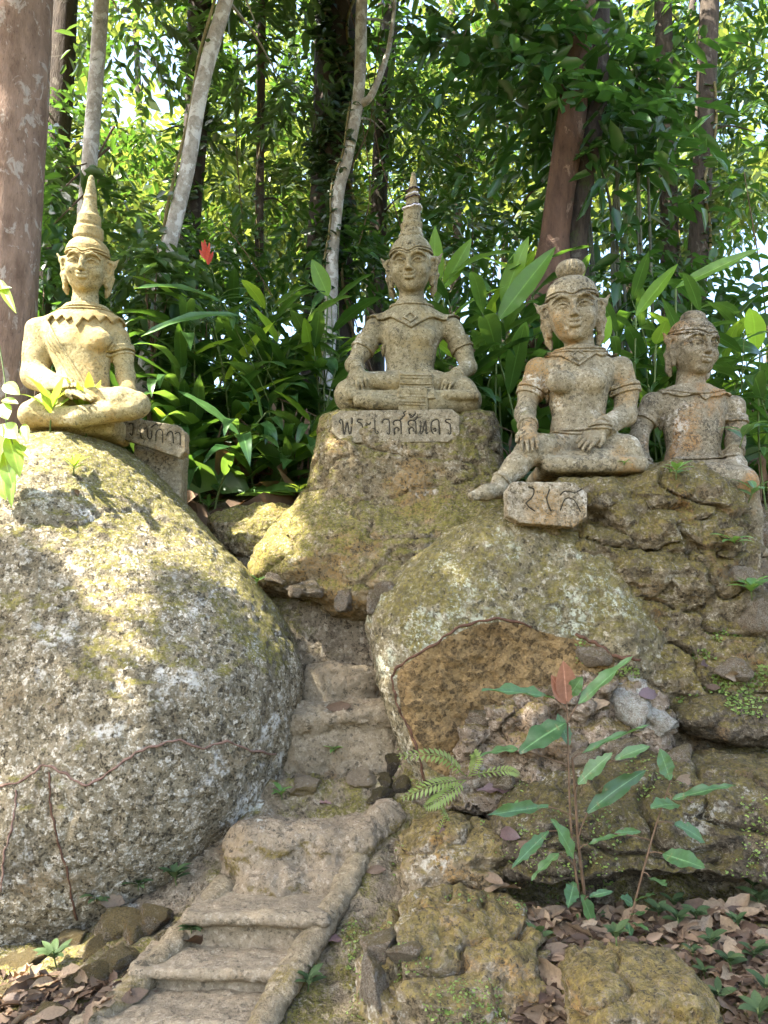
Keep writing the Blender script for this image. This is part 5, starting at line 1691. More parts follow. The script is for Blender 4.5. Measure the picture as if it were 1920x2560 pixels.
sapling([([(772, 235, 0), (778, 450, 0.0), (785, 700, 0), (800, 900, 0.01), (825, 1095, 0.03)], 0.0065, 0.003), ([(795, 480, .03), (806, 600, 0.03), (822, 850, 0.03), (855, 1130, 0.05)], 0.0075, 0.005)],
        [((820, 250), (1072, 60), 62, (775, 330)), ((718, 222), (385, 212), 46, (770, 280)), ((768, 330), (565, 470), 105, (778, 340)), ((562, 448), (385, 478), 50, (775, 520)), ((838, 465), (1138, 366), 36, (795, 490)), ((820, 600), (982, 465), 66, (800, 640)),
         ((985, 492), (1142, 436), 42, (830, 590)), ((862, 726), (1122, 538), 62, (825, 830)), ((690, 700), (408, 772), 40, (800, 745)), ((692, 808), (524, 985), 46, (800, 820)), ((802, 928), (698, 755), 70, (810, 940)), ((740, 905), (614, 1028), 42, (805, 960)),
         ((865, 866), (1052, 838), 32, (825, 890)), ((805, 1032), (772, 1158), 56, None), ((836, 1088), (884, 1228), 50, None), ((870, 1098), (976, 1074), 26, (850, 1110)), ((780, 430), (722, 296), 52, None), ((812, 1180), (830, 1215), 40, None)],
        [(RL, (770, 242), (742, 52), 78), (RL, (768, 245), (690, 118), 56), (SL[0], (776, 218), (838, 122), 52)], 3.46, 'taller leafy sapling with a copper red tip in front of the undercut boulder', (840, 1130))
sapling([([(1232, 585, 0), (1172, 760, 0.0), (1112, 970, 0.0), (1054, 1195, 0.02)], 0.0055, 0.0025)],
        [((1226, 582), (1168, 444), 78, None), ((1236, 668), (1518, 622), 50, (1215, 640)), ((1262, 690), (1138, 712), 70, None), ((1246, 776), (1382, 858), 62, (1172, 770)), ((1196, 908), (1384, 986), 84, (1130, 905)), ((1140, 1014), (1212, 1068), 56, (1110, 990)),
         ((1076, 1118), (1166, 1094), 46, None), ((1064, 1132), (1008, 1098), 46, None), ((1066, 1172), (1108, 1196), 50, None), ((1040, 1210), (1052, 1278), 34, None), ((1060, 1215), (1138, 1256), 22, None), ((980, 820), (1100, 810), 26, (1150, 850))],
        [], 3.42, 'shorter sapling with insect-bitten leaves to the right of the copper-tipped one', (1054, 1195))

# big upright leaves in a brighter leaf colour to look backlit behind the statues
for i, (a, b, w, Y, label) in enumerate([((1245, 800), (1392, 630), 62, 5.9, 'bright yellow-green upright leaf by the topknot statue'), ((1255, 760), (1330, 600), 56, 6.1, 'bright broad leaf behind the upright yellow-green one'), ((1085, 740), (1085, 570), 46, 5.9, 'upright green leaf by the central statue\'s ear'),
                                         ((1110, 720), (1180, 600), 44, 6.0, 'arched bright leaf beside the central statue\'s head'), ((1590, 790), (1700, 670), 44, 5.9, 'lime leaf slanting up between the two right statues'), ((1640, 860), (1660, 800), 66, 5.7, 'broad green leaf beside the domed statue\'s head'),
                                         ((820, 740), (775, 650), 50, 6.4, 'bright slanting leaf left of the central statue'), ((560, 760), (340, 690), 26, 5.6, 'long arching leaf reaching left behind the left statue'), ((600, 790), (350, 810), 28, 5.7, 'second arching leaf below the longest one'),
                                         ((1690, 720), (1900, 640), 40, 6.0, 'long pointed leaf above the domed statue'), ((1500, 860), (1530, 790), 50, 5.6, 'green leaf behind the topknot statue\'s ear'), ((1900, 880), (1800, 850), 60, 5.5, 'shiny leaf right of the domed statue')]):
    root = empty('ginger_shoot', P(*a, Y), label, 'plant', 'single upright leaves')
    px_leaf(root, BRL if i not in (7, 8, 11) else GL[1], a, b, w, Y, Y - (0.12 if i not in (7, 8) else .5), (random.uniform(-.4, .4), -0.8, 0.45))
    g = P(*a, Y)
    ox, oy = (0.45, 0.7) if i in (7, 8) else (0, .1)
    gz = ground_z(g[0] + ox, g[1] + oy)[0]
    V, F = tube(spline([(g[0] + ox, g[1] + oy, gz - .02), (g[0] - .03 + ox * .75, g[1] + oy * .8, (g[2] + gz) / 2), g], 10), 0.008 if i not in (7, 8) else 0.004, 6)
    link('stem', mesh_np('stem', V, F, M['stem']), root)

# ------------------------------------------------------------------ small plants
ROS = {}


def rosette(name, px, py, size, mat, n, label, group=None, cat='plant', up=0.5, W=0.17, droop=0.3, only=None):
    h_ = hit(px, py, only=only)
    if not h_:
        return
    p, nrm, dist = h_
    key = (mat, W)
    if key not in ROS:
        ROS[key] = [leaf_mesh('small_leaf', mat, W, droop + .15 * k, 0.2, rows=6, seed=80 + k) for k in range(3)]
    root = empty(name, p, label, cat, group)
    s = size * dist / FPX
    top = p + Vector((0, 0, 1)) * s * 0.5 + nrm * s * 0.25
    V, F = tube(np.array([p - nrm * .005, p * 0.5 + top * 0.5, top]), 0.0025 + s * .01, 5)
    link('stem', mesh_np('stem', V, F, M['stem']), root)
    a0 = random.uniform(0, 6)
    for i in range(n):
        a = a0 + i * 2.4
        d = Vector((math.cos(a), math.sin(a), random.uniform(up - .35, up + .25))) + nrm * 0.25
        base = p.lerp(top, 0.5 + 0.5 * i / n)
        put_leaf(random.choice(ROS[key]), base, d, (0, -0.3, 1), s * random.uniform(0.75, 1.1), root)


for px, py, sz, mat, n, lab in [
        (835, 1885, 34, 'seedling', 7, 'pale green seedling rooted in the step face between the boulders'), (705, 2000, 34, 'seedling', 6, 'small seedling at the foot of the huge boulder by the rough step'), (240, 2260, 40, 'greyplant', 8, 'grey-green creeper at the base of the huge boulder, nearest its dark crack'),
        (345, 2230, 46, 'greyplant', 9, 'fern-like grey plant under the huge boulder'), (440, 2215, 44, 'greyplant', 9, 'bushy grey-green plant by the left rail\'s upper end'), (478, 2335, 34, 'greyplant', 10, 'grey-leaved tuft growing on the stair riser'), (140, 2420, 46, 'greyplant', 9, 'grey-green tuft in the leaf litter at the left'),
        (770, 2480, 44, 'greyplant', 8, 'dark-leaved rosette on moss right of the stair rail'), (780, 2440, 22, 'greyplant', 6, 'tiny rosette just above the dark-leaved one'), (1690, 1200, 46, 'seedling', 8, 'leafy sprig rooted on top of the rock ledge'), (1560, 1165, 20, 'seedling', 5, 'tiny seedling by the topknot statue\'s hand'),
        (765, 1190, 50, 'limeleaf', 8, 'lime sprig on the left flank of the central pedestal'), (755, 1235, 44, 'limeleaf', 6, 'lower lime sprig on the central pedestal\'s left flank'), (820, 1015, 20, 'seedling', 5, 'tiny weed by the central statue\'s knee'), (640, 1465, 26, 'seedling', 5, 'seedling on the boulder edge by the sunny path'),
        (1880, 1500, 60, 'seedling', 8, 'leafy weed by the rock at the right edge'), (1840, 1370, 60, 'seedling', 7, 'sprig of broad leaves right of the ledge'), (1870, 1260, 70, 'sapling', 6, 'broad-leaved shoot in front of the domed statue\'s shin'), (1850, 1120, 70, 'sapling', 5, 'shoot with long leaves crossing the domed statue\'s hand'),
        (1290, 2040, 30, 'seedling', 6, 'weed on top of the undercut boulder'), (520, 1285, 40, 'seedling', 8, 'small weed on the sunlit rock beside the boulder rim')]:
    rosette('small_plant', px, py, sz, mat, n, lab, 'small weeds and seedlings')
for px, py, sz, lab in [(125, 1082, 100, 'lime bird\'s-nest fern before the left statue\'s knee'), (215, 1092, 105, 'bright lime fern between the left statue and its plaque'), (183, 1190, 50, 'small lime fern growing on the huge boulder\'s crest')]:
    rosette('nest_fern', px, py, sz, 'limeleaf', 9, lab, 'ferns on the huge boulder', only=['left'], up=0.75, W=0.13, droop=0.1)
for px, py in [(1700, 2330), (1760, 2300), (1640, 2310), (1830, 2330), (1720, 2390), (1790, 2380), (1870, 2400), (1690, 2280), (1900, 2290), (1840, 2450), (1900, 2500), (1760, 2440), (1560, 2370), (1480, 2300), (1880, 2230), (1350, 2370), (1820, 2520), (1900, 2560)]:
    rosette('ground_rosette', px + random.uniform(-20, 20), py + random.uniform(-14, 14), random.uniform(24, 52), 'greyplant', random.randint(4, 9), 'grey-green rosette among the fallen leaves at lower right', 'rosettes in the leaf litter', W=0.22)

# the fern by the overhanging boulder
def frond(pts, wpx, Y, root, n=16):
    path = spline([P(a, b, Y + d) for a, b, d in pts], n + 1)
    parts = [tube(path, np.linspace(0.003, 0.001, n + 1), 5)]
    for i in range(2, n):
        t = path[i + 1] - path[i - 1]
        t /= np.linalg.norm(t)
        s = np.cross(t, (0, -0.75, 0.65))
        s /= np.linalg.norm(s)
        L = wpx * mpp(*pts[0][:2], Y) * (math.sin(math.pi * (0.12 + 0.85 * i / n)) ** 0.7)
        for q in (-1, 1):
            d = s * q + t * 0.75
            d /= np.linalg.norm(d)
            w = np.cross(d, (0, -0.6, 0.8))
            w = w / np.linalg.norm(w) * L * 0.16
            p = path[i]
            parts.append((np.array([p, p + d * L * .45 + w, p + d * L + np.array((0, 0, -.1 * L)), p + d * L * .45 - w]), np.array([[0, 1, 2, 3]])))
    V, F = merge(parts)
    link('frond', mesh_np('frond', V, F, M['fern']), root)


fr = empty('fern', P(1170, 1945, 4.0), 'pale feathery fern beside the foot of the overhanging boulder', 'fern')
for pts_, w in (([(1165, 1940, 0), (1100, 1890, -.08), (990, 1888, -.15)], 28), ([(1160, 1950, 0), (1090, 1960, -.1), (1000, 1998, -.12)], 28), ([(1170, 1940, 0), (1260, 1925, -.05), (1300, 1935, -.05)], 20), ([(1165, 1950, 0), (1110, 1990, -.12), (1060, 2020, -.15)], 28), ([(1172, 1940, 0), (1190, 1900, -.05), (1185, 1880, -.08)], 24)):
    frond(pts_, w, 4.02, fr)
for k, pts_ in enumerate(([(1130, 2060, 0), (1108, 2030, -.02), (1100, 2000, -.04)], [(1120, 2110, 0), (1100, 2080, -.02), (1112, 2040, -.05)])):
    f2 = empty('fern', P(*pts_[0][:2], 3.9), ['tiny bright fern sprig below the pale feathery fern', 'lowest fern sprig on the mossy block'][k], 'fern')
    frond(pts_, 12, 3.9, f2, 12)

# climber at the left edge
cl = empty('leafy_climber', P(20, 1260, 4.15), 'sunlit climber with lime leaves hanging at the left edge before the huge boulder', 'plant')
V, F = tube(spline([P(-30, 700, 4.15), P(12, 950, 4.1), P(15, 1050, 4.1), P(40, 1150, 4.08), P(28, 1270, 4.08)], 30), 0.004, 6)
link('stem', mesh_np('stem', V, F, M['stem']), cl)
CLF = [lf('climber_leaf', 'limeleaf', 0.24, 0.1 + .1 * k, 0.2, 90 + k) for k in range(3)]
for a, b, w in (((10, 960), (48, 985), 36), ((5, 1000), (46, 1010), 24), ((4, 1010), (20, 1050), 40), ((10, 1060), (45, 1100), 46), ((20, 1090), (50, 1190), 44), ((10, 1130), (35, 1230), 40), ((5, 1060), (-10, 1180), 50), ((30, 1160), (30, 1270), 26), ((60, 1060), (70, 1110), 26), ((0, 700), (46, 790), 24), ((-20, 730), (30, 720), 20), ((2, 1180), (12, 1250), 34), ((40, 1110), (75, 1150), 24)):
    px_leaf(cl, random.choice(CLF), a, b, w, 4.1, 4.05, (random.uniform(-.4, .4), -.8, .5))

# ------------------------------------------------------------------ fallen leaves
def dry_mesh(seed, mat):
    r = np.random.default_rng(seed)
    me = leaf_mesh('fallen_leaf', mat, r.uniform(.18, .27), r.uniform(-.5, .6), r.uniform(-.2, .7), rows=7, wave=r.uniform(.1, .4), twist=r.uniform(-.9, .9), seed=seed)
    return me


DRY = [dry_mesh(200 + k, 'litter') for k in range(10)]
PUR = [dry_mesh(230 + k, 'purpleleaf') for k in range(3)]


def fallen(px, py, L, label, group=None, me=None, az=None, only=None):
    h_ = hit(px, py, only=only)
    if not h_:
        return
    p, n, dist = h_
    if n.z < 0.15:
        n = (n + Vector((0, 0, .5))).normalized()
    a = random.uniform(0, 6.28) if az is None else az
    d = Vector((math.cos(a), math.sin(a) * 0.8, random.uniform(-.1, .35)))
    o = bpy.data.objects.new('fallen_leaf', me or random.choice(DRY))
    s = L * dist / FPX
    o.matrix_local = Matrix.Translation(p + n * 0.012 - d.normalized() * s * .5) @ frame(d, n + Vector((random.uniform(-.5, .5), random.uniform(-.6, .3), 0))).to_4x4() @ Matrix.Diagonal((s, s, s, 1))
    COL.objects.link(o)
    props(o, label, 'leaf', group)


for px, py, L, me, lab in [
        (850, 1770, 70, DRY[0], 'brown curled leaf lying on the worn sandy step'), (815, 2015, 44, PUR[0], 'dark leaf standing on the lumpy rock step'), (480, 2370, 84, DRY[3], 'tan curled leaf on the stair tread below the grey tuft'), (940, 2180, 46, DRY[4], 'yellowish leaf beside the upper right rail'),
        (845, 2350, 60, PUR[1], 'purple folded leaf on the moss beside the right rail'), (1240, 1985, 90, PUR[0], 'large dark brown leaf below the pale fern'), (1280, 2090, 70, PUR[2], 'purplish leaf on the mossy block'), (1100, 2080, 60, PUR[1], 'purple leaf hanging on the mossy block\'s edge'), (1490, 1770, 64, DRY[5], 'yellow tan leaf beside the upright white stone'),
        (1820, 1690, 60, DRY[6], 'curled tan leaf on the mossy slope'), (1620, 1735, 66, PUR[1], 'purplish leaf under the mossy slope'), (1760, 1660, 40, PUR[2], 'small purple leaf high on the mossy slope'), (1710, 1955, 50, DRY[1], 'pale leaf on top of the undercut boulder'), (1720, 2010, 36, PUR[0], 'small mauve leaf on the undercut boulder'),
        (60, 2450, 90, DRY[2], 'broad brown leaf at the left edge below the boulder'), (40, 2480, 60, DRY[7], 'pale upright leaf at the left edge'), (275, 2250, 60, DRY[8], 'orange-brown leaf leaning on the huge boulder\'s foot'), (1230, 2200, 60, DRY[9], 'reddish leaf at the mossy block\'s foot'), (1250, 2230, 90, DRY[4], 'big curled tan leaf above the broad mossy boulder'),
        (1390, 2440, 110, DRY[2], 'large arched brown leaf leaning on the flat-topped rock'), (190, 1235, 36, DRY[9], 'rusty leaf on the crest of the huge boulder'), (1780, 1720, 30, DRY[3], 'scrap of brown leaf on the slope'), (1320, 2120, 60, DRY[0], 'brown leaf on the slope behind the mossy block')]:
    fallen(px, py, L, lab, 'scattered single leaves', me)
for _ in range(300):
    u = random.random()
    px, py = (1280 + 640 * random.random(), 2270 + 290 * random.random())
    py = max(py, 2300 - max(0, px - 1600) * 0.2)
    if hit(px, py, only=['ground', 'front', 'stump', 'dark', 'mossleft'])[0] != hit(px, py, only=['ground'])[0]:
        continue
    fallen(px, py, random.uniform(34, 84), 'dry brown fallen leaf in the litter at lower right', 'leaf litter at lower right', only=['ground'])
for _ in range(44):
    px, py = 460 * random.random() ** 1.3, 2430 + 160 * random.random()
    if px > 420 - (py - 2380) * 1.1 + 60:
        continue
    fallen(px, py, random.uniform(34, 66), 'sunlit dry leaf in the litter left of the stairway', 'leaf litter at lower left')


def scatter(name, n, px_rng, py_rng, size, mat, label, cat, k=4, W=0.3, only=None, wide=1.0, lift=0.01, tilt=0.7, pts_fn=None, patchy=0):
    """many small leaves lying or growing on the ground as one mass"""
    B, N, S = [], [], []
    r = np.random.default_rng(len(name) * 7 + n)
    for _ in range(n):
        if pts_fn:
            q = pts_fn(r)
            h_ = drop(*q, only=only) if q else None
            dist = 6.0
        else:
            h_ = hit(r.uniform(*px_rng), r.uniform(*py_rng), only=only)
            dist = h_[2] if h_ else 0
        if not h_:
            continue
        if patchy and vnoise(np.array([h_[0][:]]) * 3.1)[0] + .5 * vnoise(np.array([h_[0][:]]) * 9)[0] < patchy - .5:
            continue
        B.append(h_[0])
        N.append(h_[1])
        S.append(size * r.uniform(.6, 1.3) * dist / FPX)
    B, N, S = np.array(B), np.array(N), np.array(S)
    V, Fc, A = leaf_cloud(B + N * lift, S, r, W, tilt, N)
    o = link(name, mesh_np(name, V, Fc, M[mat], attrs={'v': A}))
    return props(o, label, cat, kind='stuff')


def leaf_cloud(B, S, r, W=0.3, tilt=0.7, N=None):
    """one small six-sided leaf at every point"""
    n = len(B)
    a = r.uniform(0, 2 * np.pi, n)
    d = np.stack([np.cos(a), np.sin(a), r.uniform(-.25, tilt, n)], 1)
    d /= np.linalg.norm(d, axis=1, keepdims=True)
    nn = r.normal(size=(n, 3)) * 0.45 + (np.array((0, 0, 1.0)) if N is None else N)
    s = np.cross(nn, d)
    s /= np.maximum(np.linalg.norm(s, axis=1, keepdims=True), 1e-6)
    u = np.cross(d, s)
    L, w = S[:, None], (S * W)[:, None]
    v = np.stack([B, B + d * L * .3 + s * w + u * w * .3, B + d * L * .7 + s * w * .8 + u * w * .25 - u * L * .05, B + d * L - u * L * .15,
                  B + d * L * .7 - s * w * .8 + u * w * .25 - u * L * .05, B + d * L * .3 - s * w + u * w * .3], 1).reshape(-1, 3)
    i = np.arange(n)[:, None] * 6
    F = np.concatenate([i + np.array([[0, 1, 2, 3]]), i + np.array([[0, 3, 4, 5]])])
    return v, F, np.repeat(r.random(n), 6)


scatter('leaf_litter', 1700, (1230, 1960), (2270, 2620), 32, 'litter_mass', 'bed of dead brown leaves under the undercut boulder', 'leaf litter', only=['ground'], tilt=.35, W=.22)
scatter('leaf_litter', 420, (-40, 400), (2440, 2600), 34, 'litter_mass', 'bed of dead leaves left of the stairway', 'leaf litter', only=['ground'], tilt=.35)
scatter('moss_patch', 4200, (1440, 1960), (1560, 1800), 8, patchy=.55, mat='mosscover', label='fine bright moss and tiny creepers on the right-hand slope', cat='moss', only=['ground', 'ledge', 'angular', 'snail'], tilt=.8)
scatter('moss_patch', 2400, (980, 1960), (1850, 2250), 7, patchy=.7, mat='mosscover', label='moss tufts over the blocks around the undercut boulder', cat='moss', only=['ground', 'dark', 'mossleft', 'angular'], tilt=.8)
scatter('moss_patch', 2400, (860, 1400), (2240, 2600), 7, patchy=.65, mat='mosscover', label='moss tufts on the broad mossy boulder in front', cat='moss', only=['front', 'ground', 'stump'], tilt=.8)
scatter('ground_cover', 5200, None, None, 170, 'cover', 'low leafy ground cover on the slope behind the statues', 'undergrowth', only=['ground'], W=0.22, lift=0.12, tilt=1.1,
        pts_fn=lambda r: (r.uniform(-5.5, 5.5), r.uniform(6.0, 11.5)))
scatter('leaf_litter', 2600, None, None, 150, 'litter_mass', 'dead leaves covering the forest slope behind the statues', 'leaf litter', only=['ground'], W=0.25, lift=0.02, tilt=.3,
        pts_fn=lambda r: (r.uniform(-5.5, 5.5), r.uniform(5.8, 11.5)))
# dry hanging stalks in the thickets
for k, (px, Y) in enumerate([(640, 6.3), (700, 6.2), (760, 6.15), (620, 6.35), (1220, 6.0), (1270, 5.9), (1300, 6.1), (1850, 5.9), (1890, 5.8), (1600, 6.0), (680, 6.25), (730, 6.3), (580, 6.2), (1240, 5.95), (790, 6.2), (1180, 6.05)]):
    x = (px - 960) / FPX * (Y * CP + .25)
    gz = ground_z(x, Y)[0]
    h_ = random.uniform(.35, .85)
    pth = spline([(x, Y, gz - .02), (x + random.uniform(-.1, .1), Y - .05, gz + h_ * .6), (x + random.uniform(-.25, .25), Y - .1, gz + h_), (x + random.uniform(-.35, .35), Y - .15, gz + h_ * .7)], 14)
    V, F = tube(pth, np.linspace(.007, .003, 14), 5)
    parts = [(V, F)]
    for j in range(4):
        p = pth[9 + j]
        d = np.array((random.uniform(-.05, .05), -.02, -random.uniform(.15, .32)))
        w = np.array((random.uniform(.008, .018), 0, 0))
        parts.append((np.array([p, p + d * .5 + w, p + d, p + d * .5 - w]), np.array([[0, 1, 2, 3]])))
    V, F = merge(parts)
    props(link('dry_stalk', mesh_np('dry_stalk', V, F, M['drystem'])), 'withered brown stalk hanging among the ginger stems', 'dead plant', 'withered stalks')

# ------------------------------------------------------------------ trees
def sprays(C, n, rad, r, L=0.5, leaf=0.2, W=0.17, k=11, droop=0.45, flat=0.75, quad=False, keep=None):
    """leafy twigs spread through a round clump: verts, faces, tint"""
    d = r.normal(size=(n, 3))
    d /= np.linalg.norm(d, axis=1, keepdims=True)
    B = np.asarray(C) + d * (rad * r.random((n, 1)) ** 0.45) * np.array((1, 1, flat))
    D = d * np.array((1, 1, .4)) + r.normal(size=(n, 3)) * 0.55
    D[:, 2] -= 0.15
    D /= np.linalg.norm(D, axis=1, keepdims=True)
    S = np.cross(D, np.array((0, 0, 1.0)) + r.normal(size=(n, 3)) * .25)
    S /= np.maximum(np.linalg.norm(S, axis=1, keepdims=True), 1e-6)
    tint = np.clip(r.normal(.5, .25, n), 0, 1)
    Ls = L * r.uniform(.7, 1.3, (n, 1))
    P_, D_, S_, T_ = [], [], [], []
    for j in range(k):
        t = (j + 1) / k
        q = 1 if j % 2 else -1
        P_.append(B + D * Ls * t - np.array((0, 0, 1)) * Ls * droop * t * t)
        dl = D * (0.55 + .6 * (j == k - 1)) + S * q * (0.85 if j < k - 1 else 0) - np.array((0, 0, 1)) * r.uniform(.1, .6, (n, 1)) + r.normal(size=(n, 3)) * .18
        D_.append(dl / np.linalg.norm(dl, axis=1, keepdims=True))
        T_.append(np.clip(tint + r.normal(size=n) * .12, 0, 1))
    P_, D_, T_ = np.concatenate(P_), np.concatenate(D_), np.concatenate(T_)
    if keep is not None:
        mk = keep(P_ + D_ * leaf * .5)
        P_, D_, T_ = P_[mk], D_[mk], T_[mk]
    m = len(P_)
    nn = np.array((0, -0.1, 1.0)) + r.normal(size=(m, 3)) * .4
    s = np.cross(nn, D_)
    s /= np.maximum(np.linalg.norm(s, axis=1, keepdims=True), 1e-6)
    u = np.cross(D_, s)
    Lf = leaf * r.uniform(.65, 1.25, (m, 1))
    w = Lf * W
    if quad:
        v = np.stack([P_, P_ + D_ * Lf * .45 + s * w, P_ + D_ * Lf - u * Lf * .12, P_ + D_ * Lf * .45 - s * w], 1).reshape(-1, 3)
        F = np.arange(m * 4).reshape(-1, 4)
        return v, F, np.repeat(T_, 4)
    v = np.stack([P_, P_ + D_ * Lf * .3 + s * w + u * w * .35, P_ + D_ * Lf * .68 + s * w * .8 + u * w * .25 - u * Lf * .05, P_ + D_ * Lf - u * Lf * .16,
                  P_ + D_ * Lf * .68 - s * w * .8 + u * w * .25 - u * Lf * .05, P_ + D_ * Lf * .3 - s * w + u * w * .35], 1).reshape(-1, 3)
    i = np.arange(m)[:, None] * 6
    F = np.concatenate([i + np.array([[0, 1, 2, 3]]), i + np.array([[0, 3, 4, 5]])])
    return v, F, np.repeat(T_, 6)


def crown_mesh(name, clumps, mat, r, parent, keep=None, **kw):
    """clumps of (centre, twigs, radius)"""
    Vs, Fs, As, o = [], [], [], 0
    for C, n, rad in clumps:
        v, f, a = sprays(C, n, rad, r, keep=keep, **kw)
        Vs.append(v)
        Fs.append(f + o)
        As.append(a)
        o += len(v)
    return link(name, mesh_np(name, np.concatenate(Vs), np.concatenate(Fs), M[mat], smooth=False, attrs={'v': np.concatenate(As)}), parent)


def trunk(name, pts, rads, mat, parent, nseg=14, rows=60, amp=0.05, flute=0.0):
    """pts in world space from the ground up"""
    path = spline(pts, rows)
    rr = np.interp(np.linspace(0, 1, rows), np.linspace(0, 1, len(rads)), rads)
    V, F = tube(path, rr, nseg)
    cen = np.concatenate([np.repeat(path, nseg, 0), path[:1], path[-1:]])
    d = V - cen
    n = np.linalg.norm(d, axis=1, keepdims=True)
    k = amp * fbm(V * np.array((1, 1, .35)), 3.0, 3, seed=len(pts)) + amp * .5 * fbm(V * np.array((1, 1, .3)), 12, 2, seed=2)
    if flute:
        a = np.arctan2(d[:, 1], d[:, 0])
        k = k + flute * np.sin(a * 3 + V[:, 2] * .4)
    V = V + np.where(n > 1e-6, d * k[:, None], 0)
    return link(name, mesh_np(name, V, F, M[mat]), parent), path, rr


def tree(name, label, pts, Y, wpx, mat, group=None, top=3.0, amp=0.06, flute=0.0, nseg=14, cat='tree'):
    """pts of (px, py) from the top of the picture downwards; the trunk goes on to the ground and above the frame"""
    w = [P(a, b, Y) for a, b in pts][::-1]
    lo = w[0].copy()
    d = w[1] - w[0]
    gz = ground_z(lo[0], Y)[0]
    if lo[2] > gz:
        t = (gz - 0.1 - lo[2]) / d[2]
        w.insert(0, lo + d * max(t, -2.0) * np.array((1, 0, 1)))
    up = w[-1] - w[-2]
    up /= np.linalg.norm(up)
    w.append(w[-1] + up * top)
    m = mpp(*pts[0], Y)
    root = empty(name, w[0], label, cat, group)
    o, path, rr = trunk('trunk', w, [wpx[1] * m * 0.58, wpx[1] * m * .5] + [wpx[0] * m * .5] * (len(w) - 3) + [wpx[0] * m * .4], mat, root, nseg, 70, amp, flute)
    return root, path, rr


def limb(root, a, pts, r0, mat):
    o, path, _ = trunk('branch', [np.asarray(p, float) for p in [a] + pts], [r0, r0 * .35], mat, root, 8, 24, 0.05)
    return path


# places kept sunlit by cutting a gap in the canopy, in photograph pixels
LIT = [smooth_poly([(-400, 300), (40, 560), (200, 380), (270, 420), (290, 640), (240, 700), (240, 840), (330, 960), (400, 1090), (420, 1210), (520, 1310), (650, 1470), (740, 1620), (690, 1620), (560, 1470), (480, 1400), (440, 1500), (390, 1620), (340, 1800), (300, 1900), (230, 1860),
                    (250, 1700), (215, 1560), (180, 1440), (60, 1350), (-400, 1330)], 1),
       smooth_poly([(450, 1240), (740, 1250), (780, 1320), (730, 1420), (610, 1430)], 1),
       smooth_poly([(-20, 2360), (180, 2330), (240, 2370), (120, 2500), (0, 2600), (-160, 2600)], 1)]
SHADED = ['left', 'ground', 'statue2', 'statue1', 'pedestal', 'snail', 'lit', 'front', 'pql']


def shade(B):
    """False where a twig would stand in the sun's way to one of those places"""
    px, py = np.full(len(B), 5000.0), np.full(len(B), 5000.0)
    for i, b in enumerate(B):
        best = None
        for k in SHADED:
            h_ = BVH[k].ray_cast(Vector(b), -SUN_DIR)
            if h_[0] is not None and (best is None or h_[3] < best[1]):
                best = (h_[0], h_[3])
        if best and 2.0 < best[0].y < 7.5:
            q = best[0]
            dep = q.y * CP + (q.z - EYE) * SP
            px[i] = 960 + FPX * q.x / dep
            py[i] = 1280 - FPX * (-q.y * SP + (q.z - EYE) * CP) / dep
    jit = 22 * vnoise(B * 2.2) + 16 * vnoise(B * 5.0)
    ok = np.ones(len(B), bool)
    for pl in LIT:
        ok &= poly_sd(pl, px, py) > jit + 4
    return ok


rt = np.random.default_rng(77)

# the big trunk at the left edge; its unseen crown is shaped to block the sun
root, path, rr = tree('broadleaf_tree', 'massive brown tree trunk with pale lichen patches at the left edge', [(35, -20), (20, 300), (0, 600), (-18, 900), (-25, 1000)], 5.75, (178, 172), 'bark_brown', top=3.6, amp=0.05, nseg=22)
topc = path[-1]
cl = []
for tx, ty, tz in [(-1.2, 4.6, 9.8), (-3.0, 3.2, 9.6), (-4.6, 1.6, 9.6), (-2.2, 1.0, 9.8), (-2.4, 6.4, 10.2), (-0.4, 7.2, 10.6), (-4.4, 5.0, 9.8), (-6.0, 0.2, 9.4), (-3.6, -0.8, 9.6), (-5.6, -1.6, 9.2), (-0.6, 2.6, 10.0), (0.9, 6.0, 10.4)]:
    e = np.array((tx, ty, tz))
    limb(root, path[-8], [path[-1] * .5 + e * .5 + np.array((0, 0, .3)), e], 0.12, 'bark_brown')
    cl.append((e + np.array((0, 0, .3)), 185, 1.75))
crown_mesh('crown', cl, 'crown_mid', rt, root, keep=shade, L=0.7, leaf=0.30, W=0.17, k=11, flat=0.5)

# slim trunks, each with the part of the canopy it carries
def px_clumps(lst):
    return [(P(a, b, Y), n, rp * mpp(a, b, Y)) for a, b, Y, rp, n in lst]


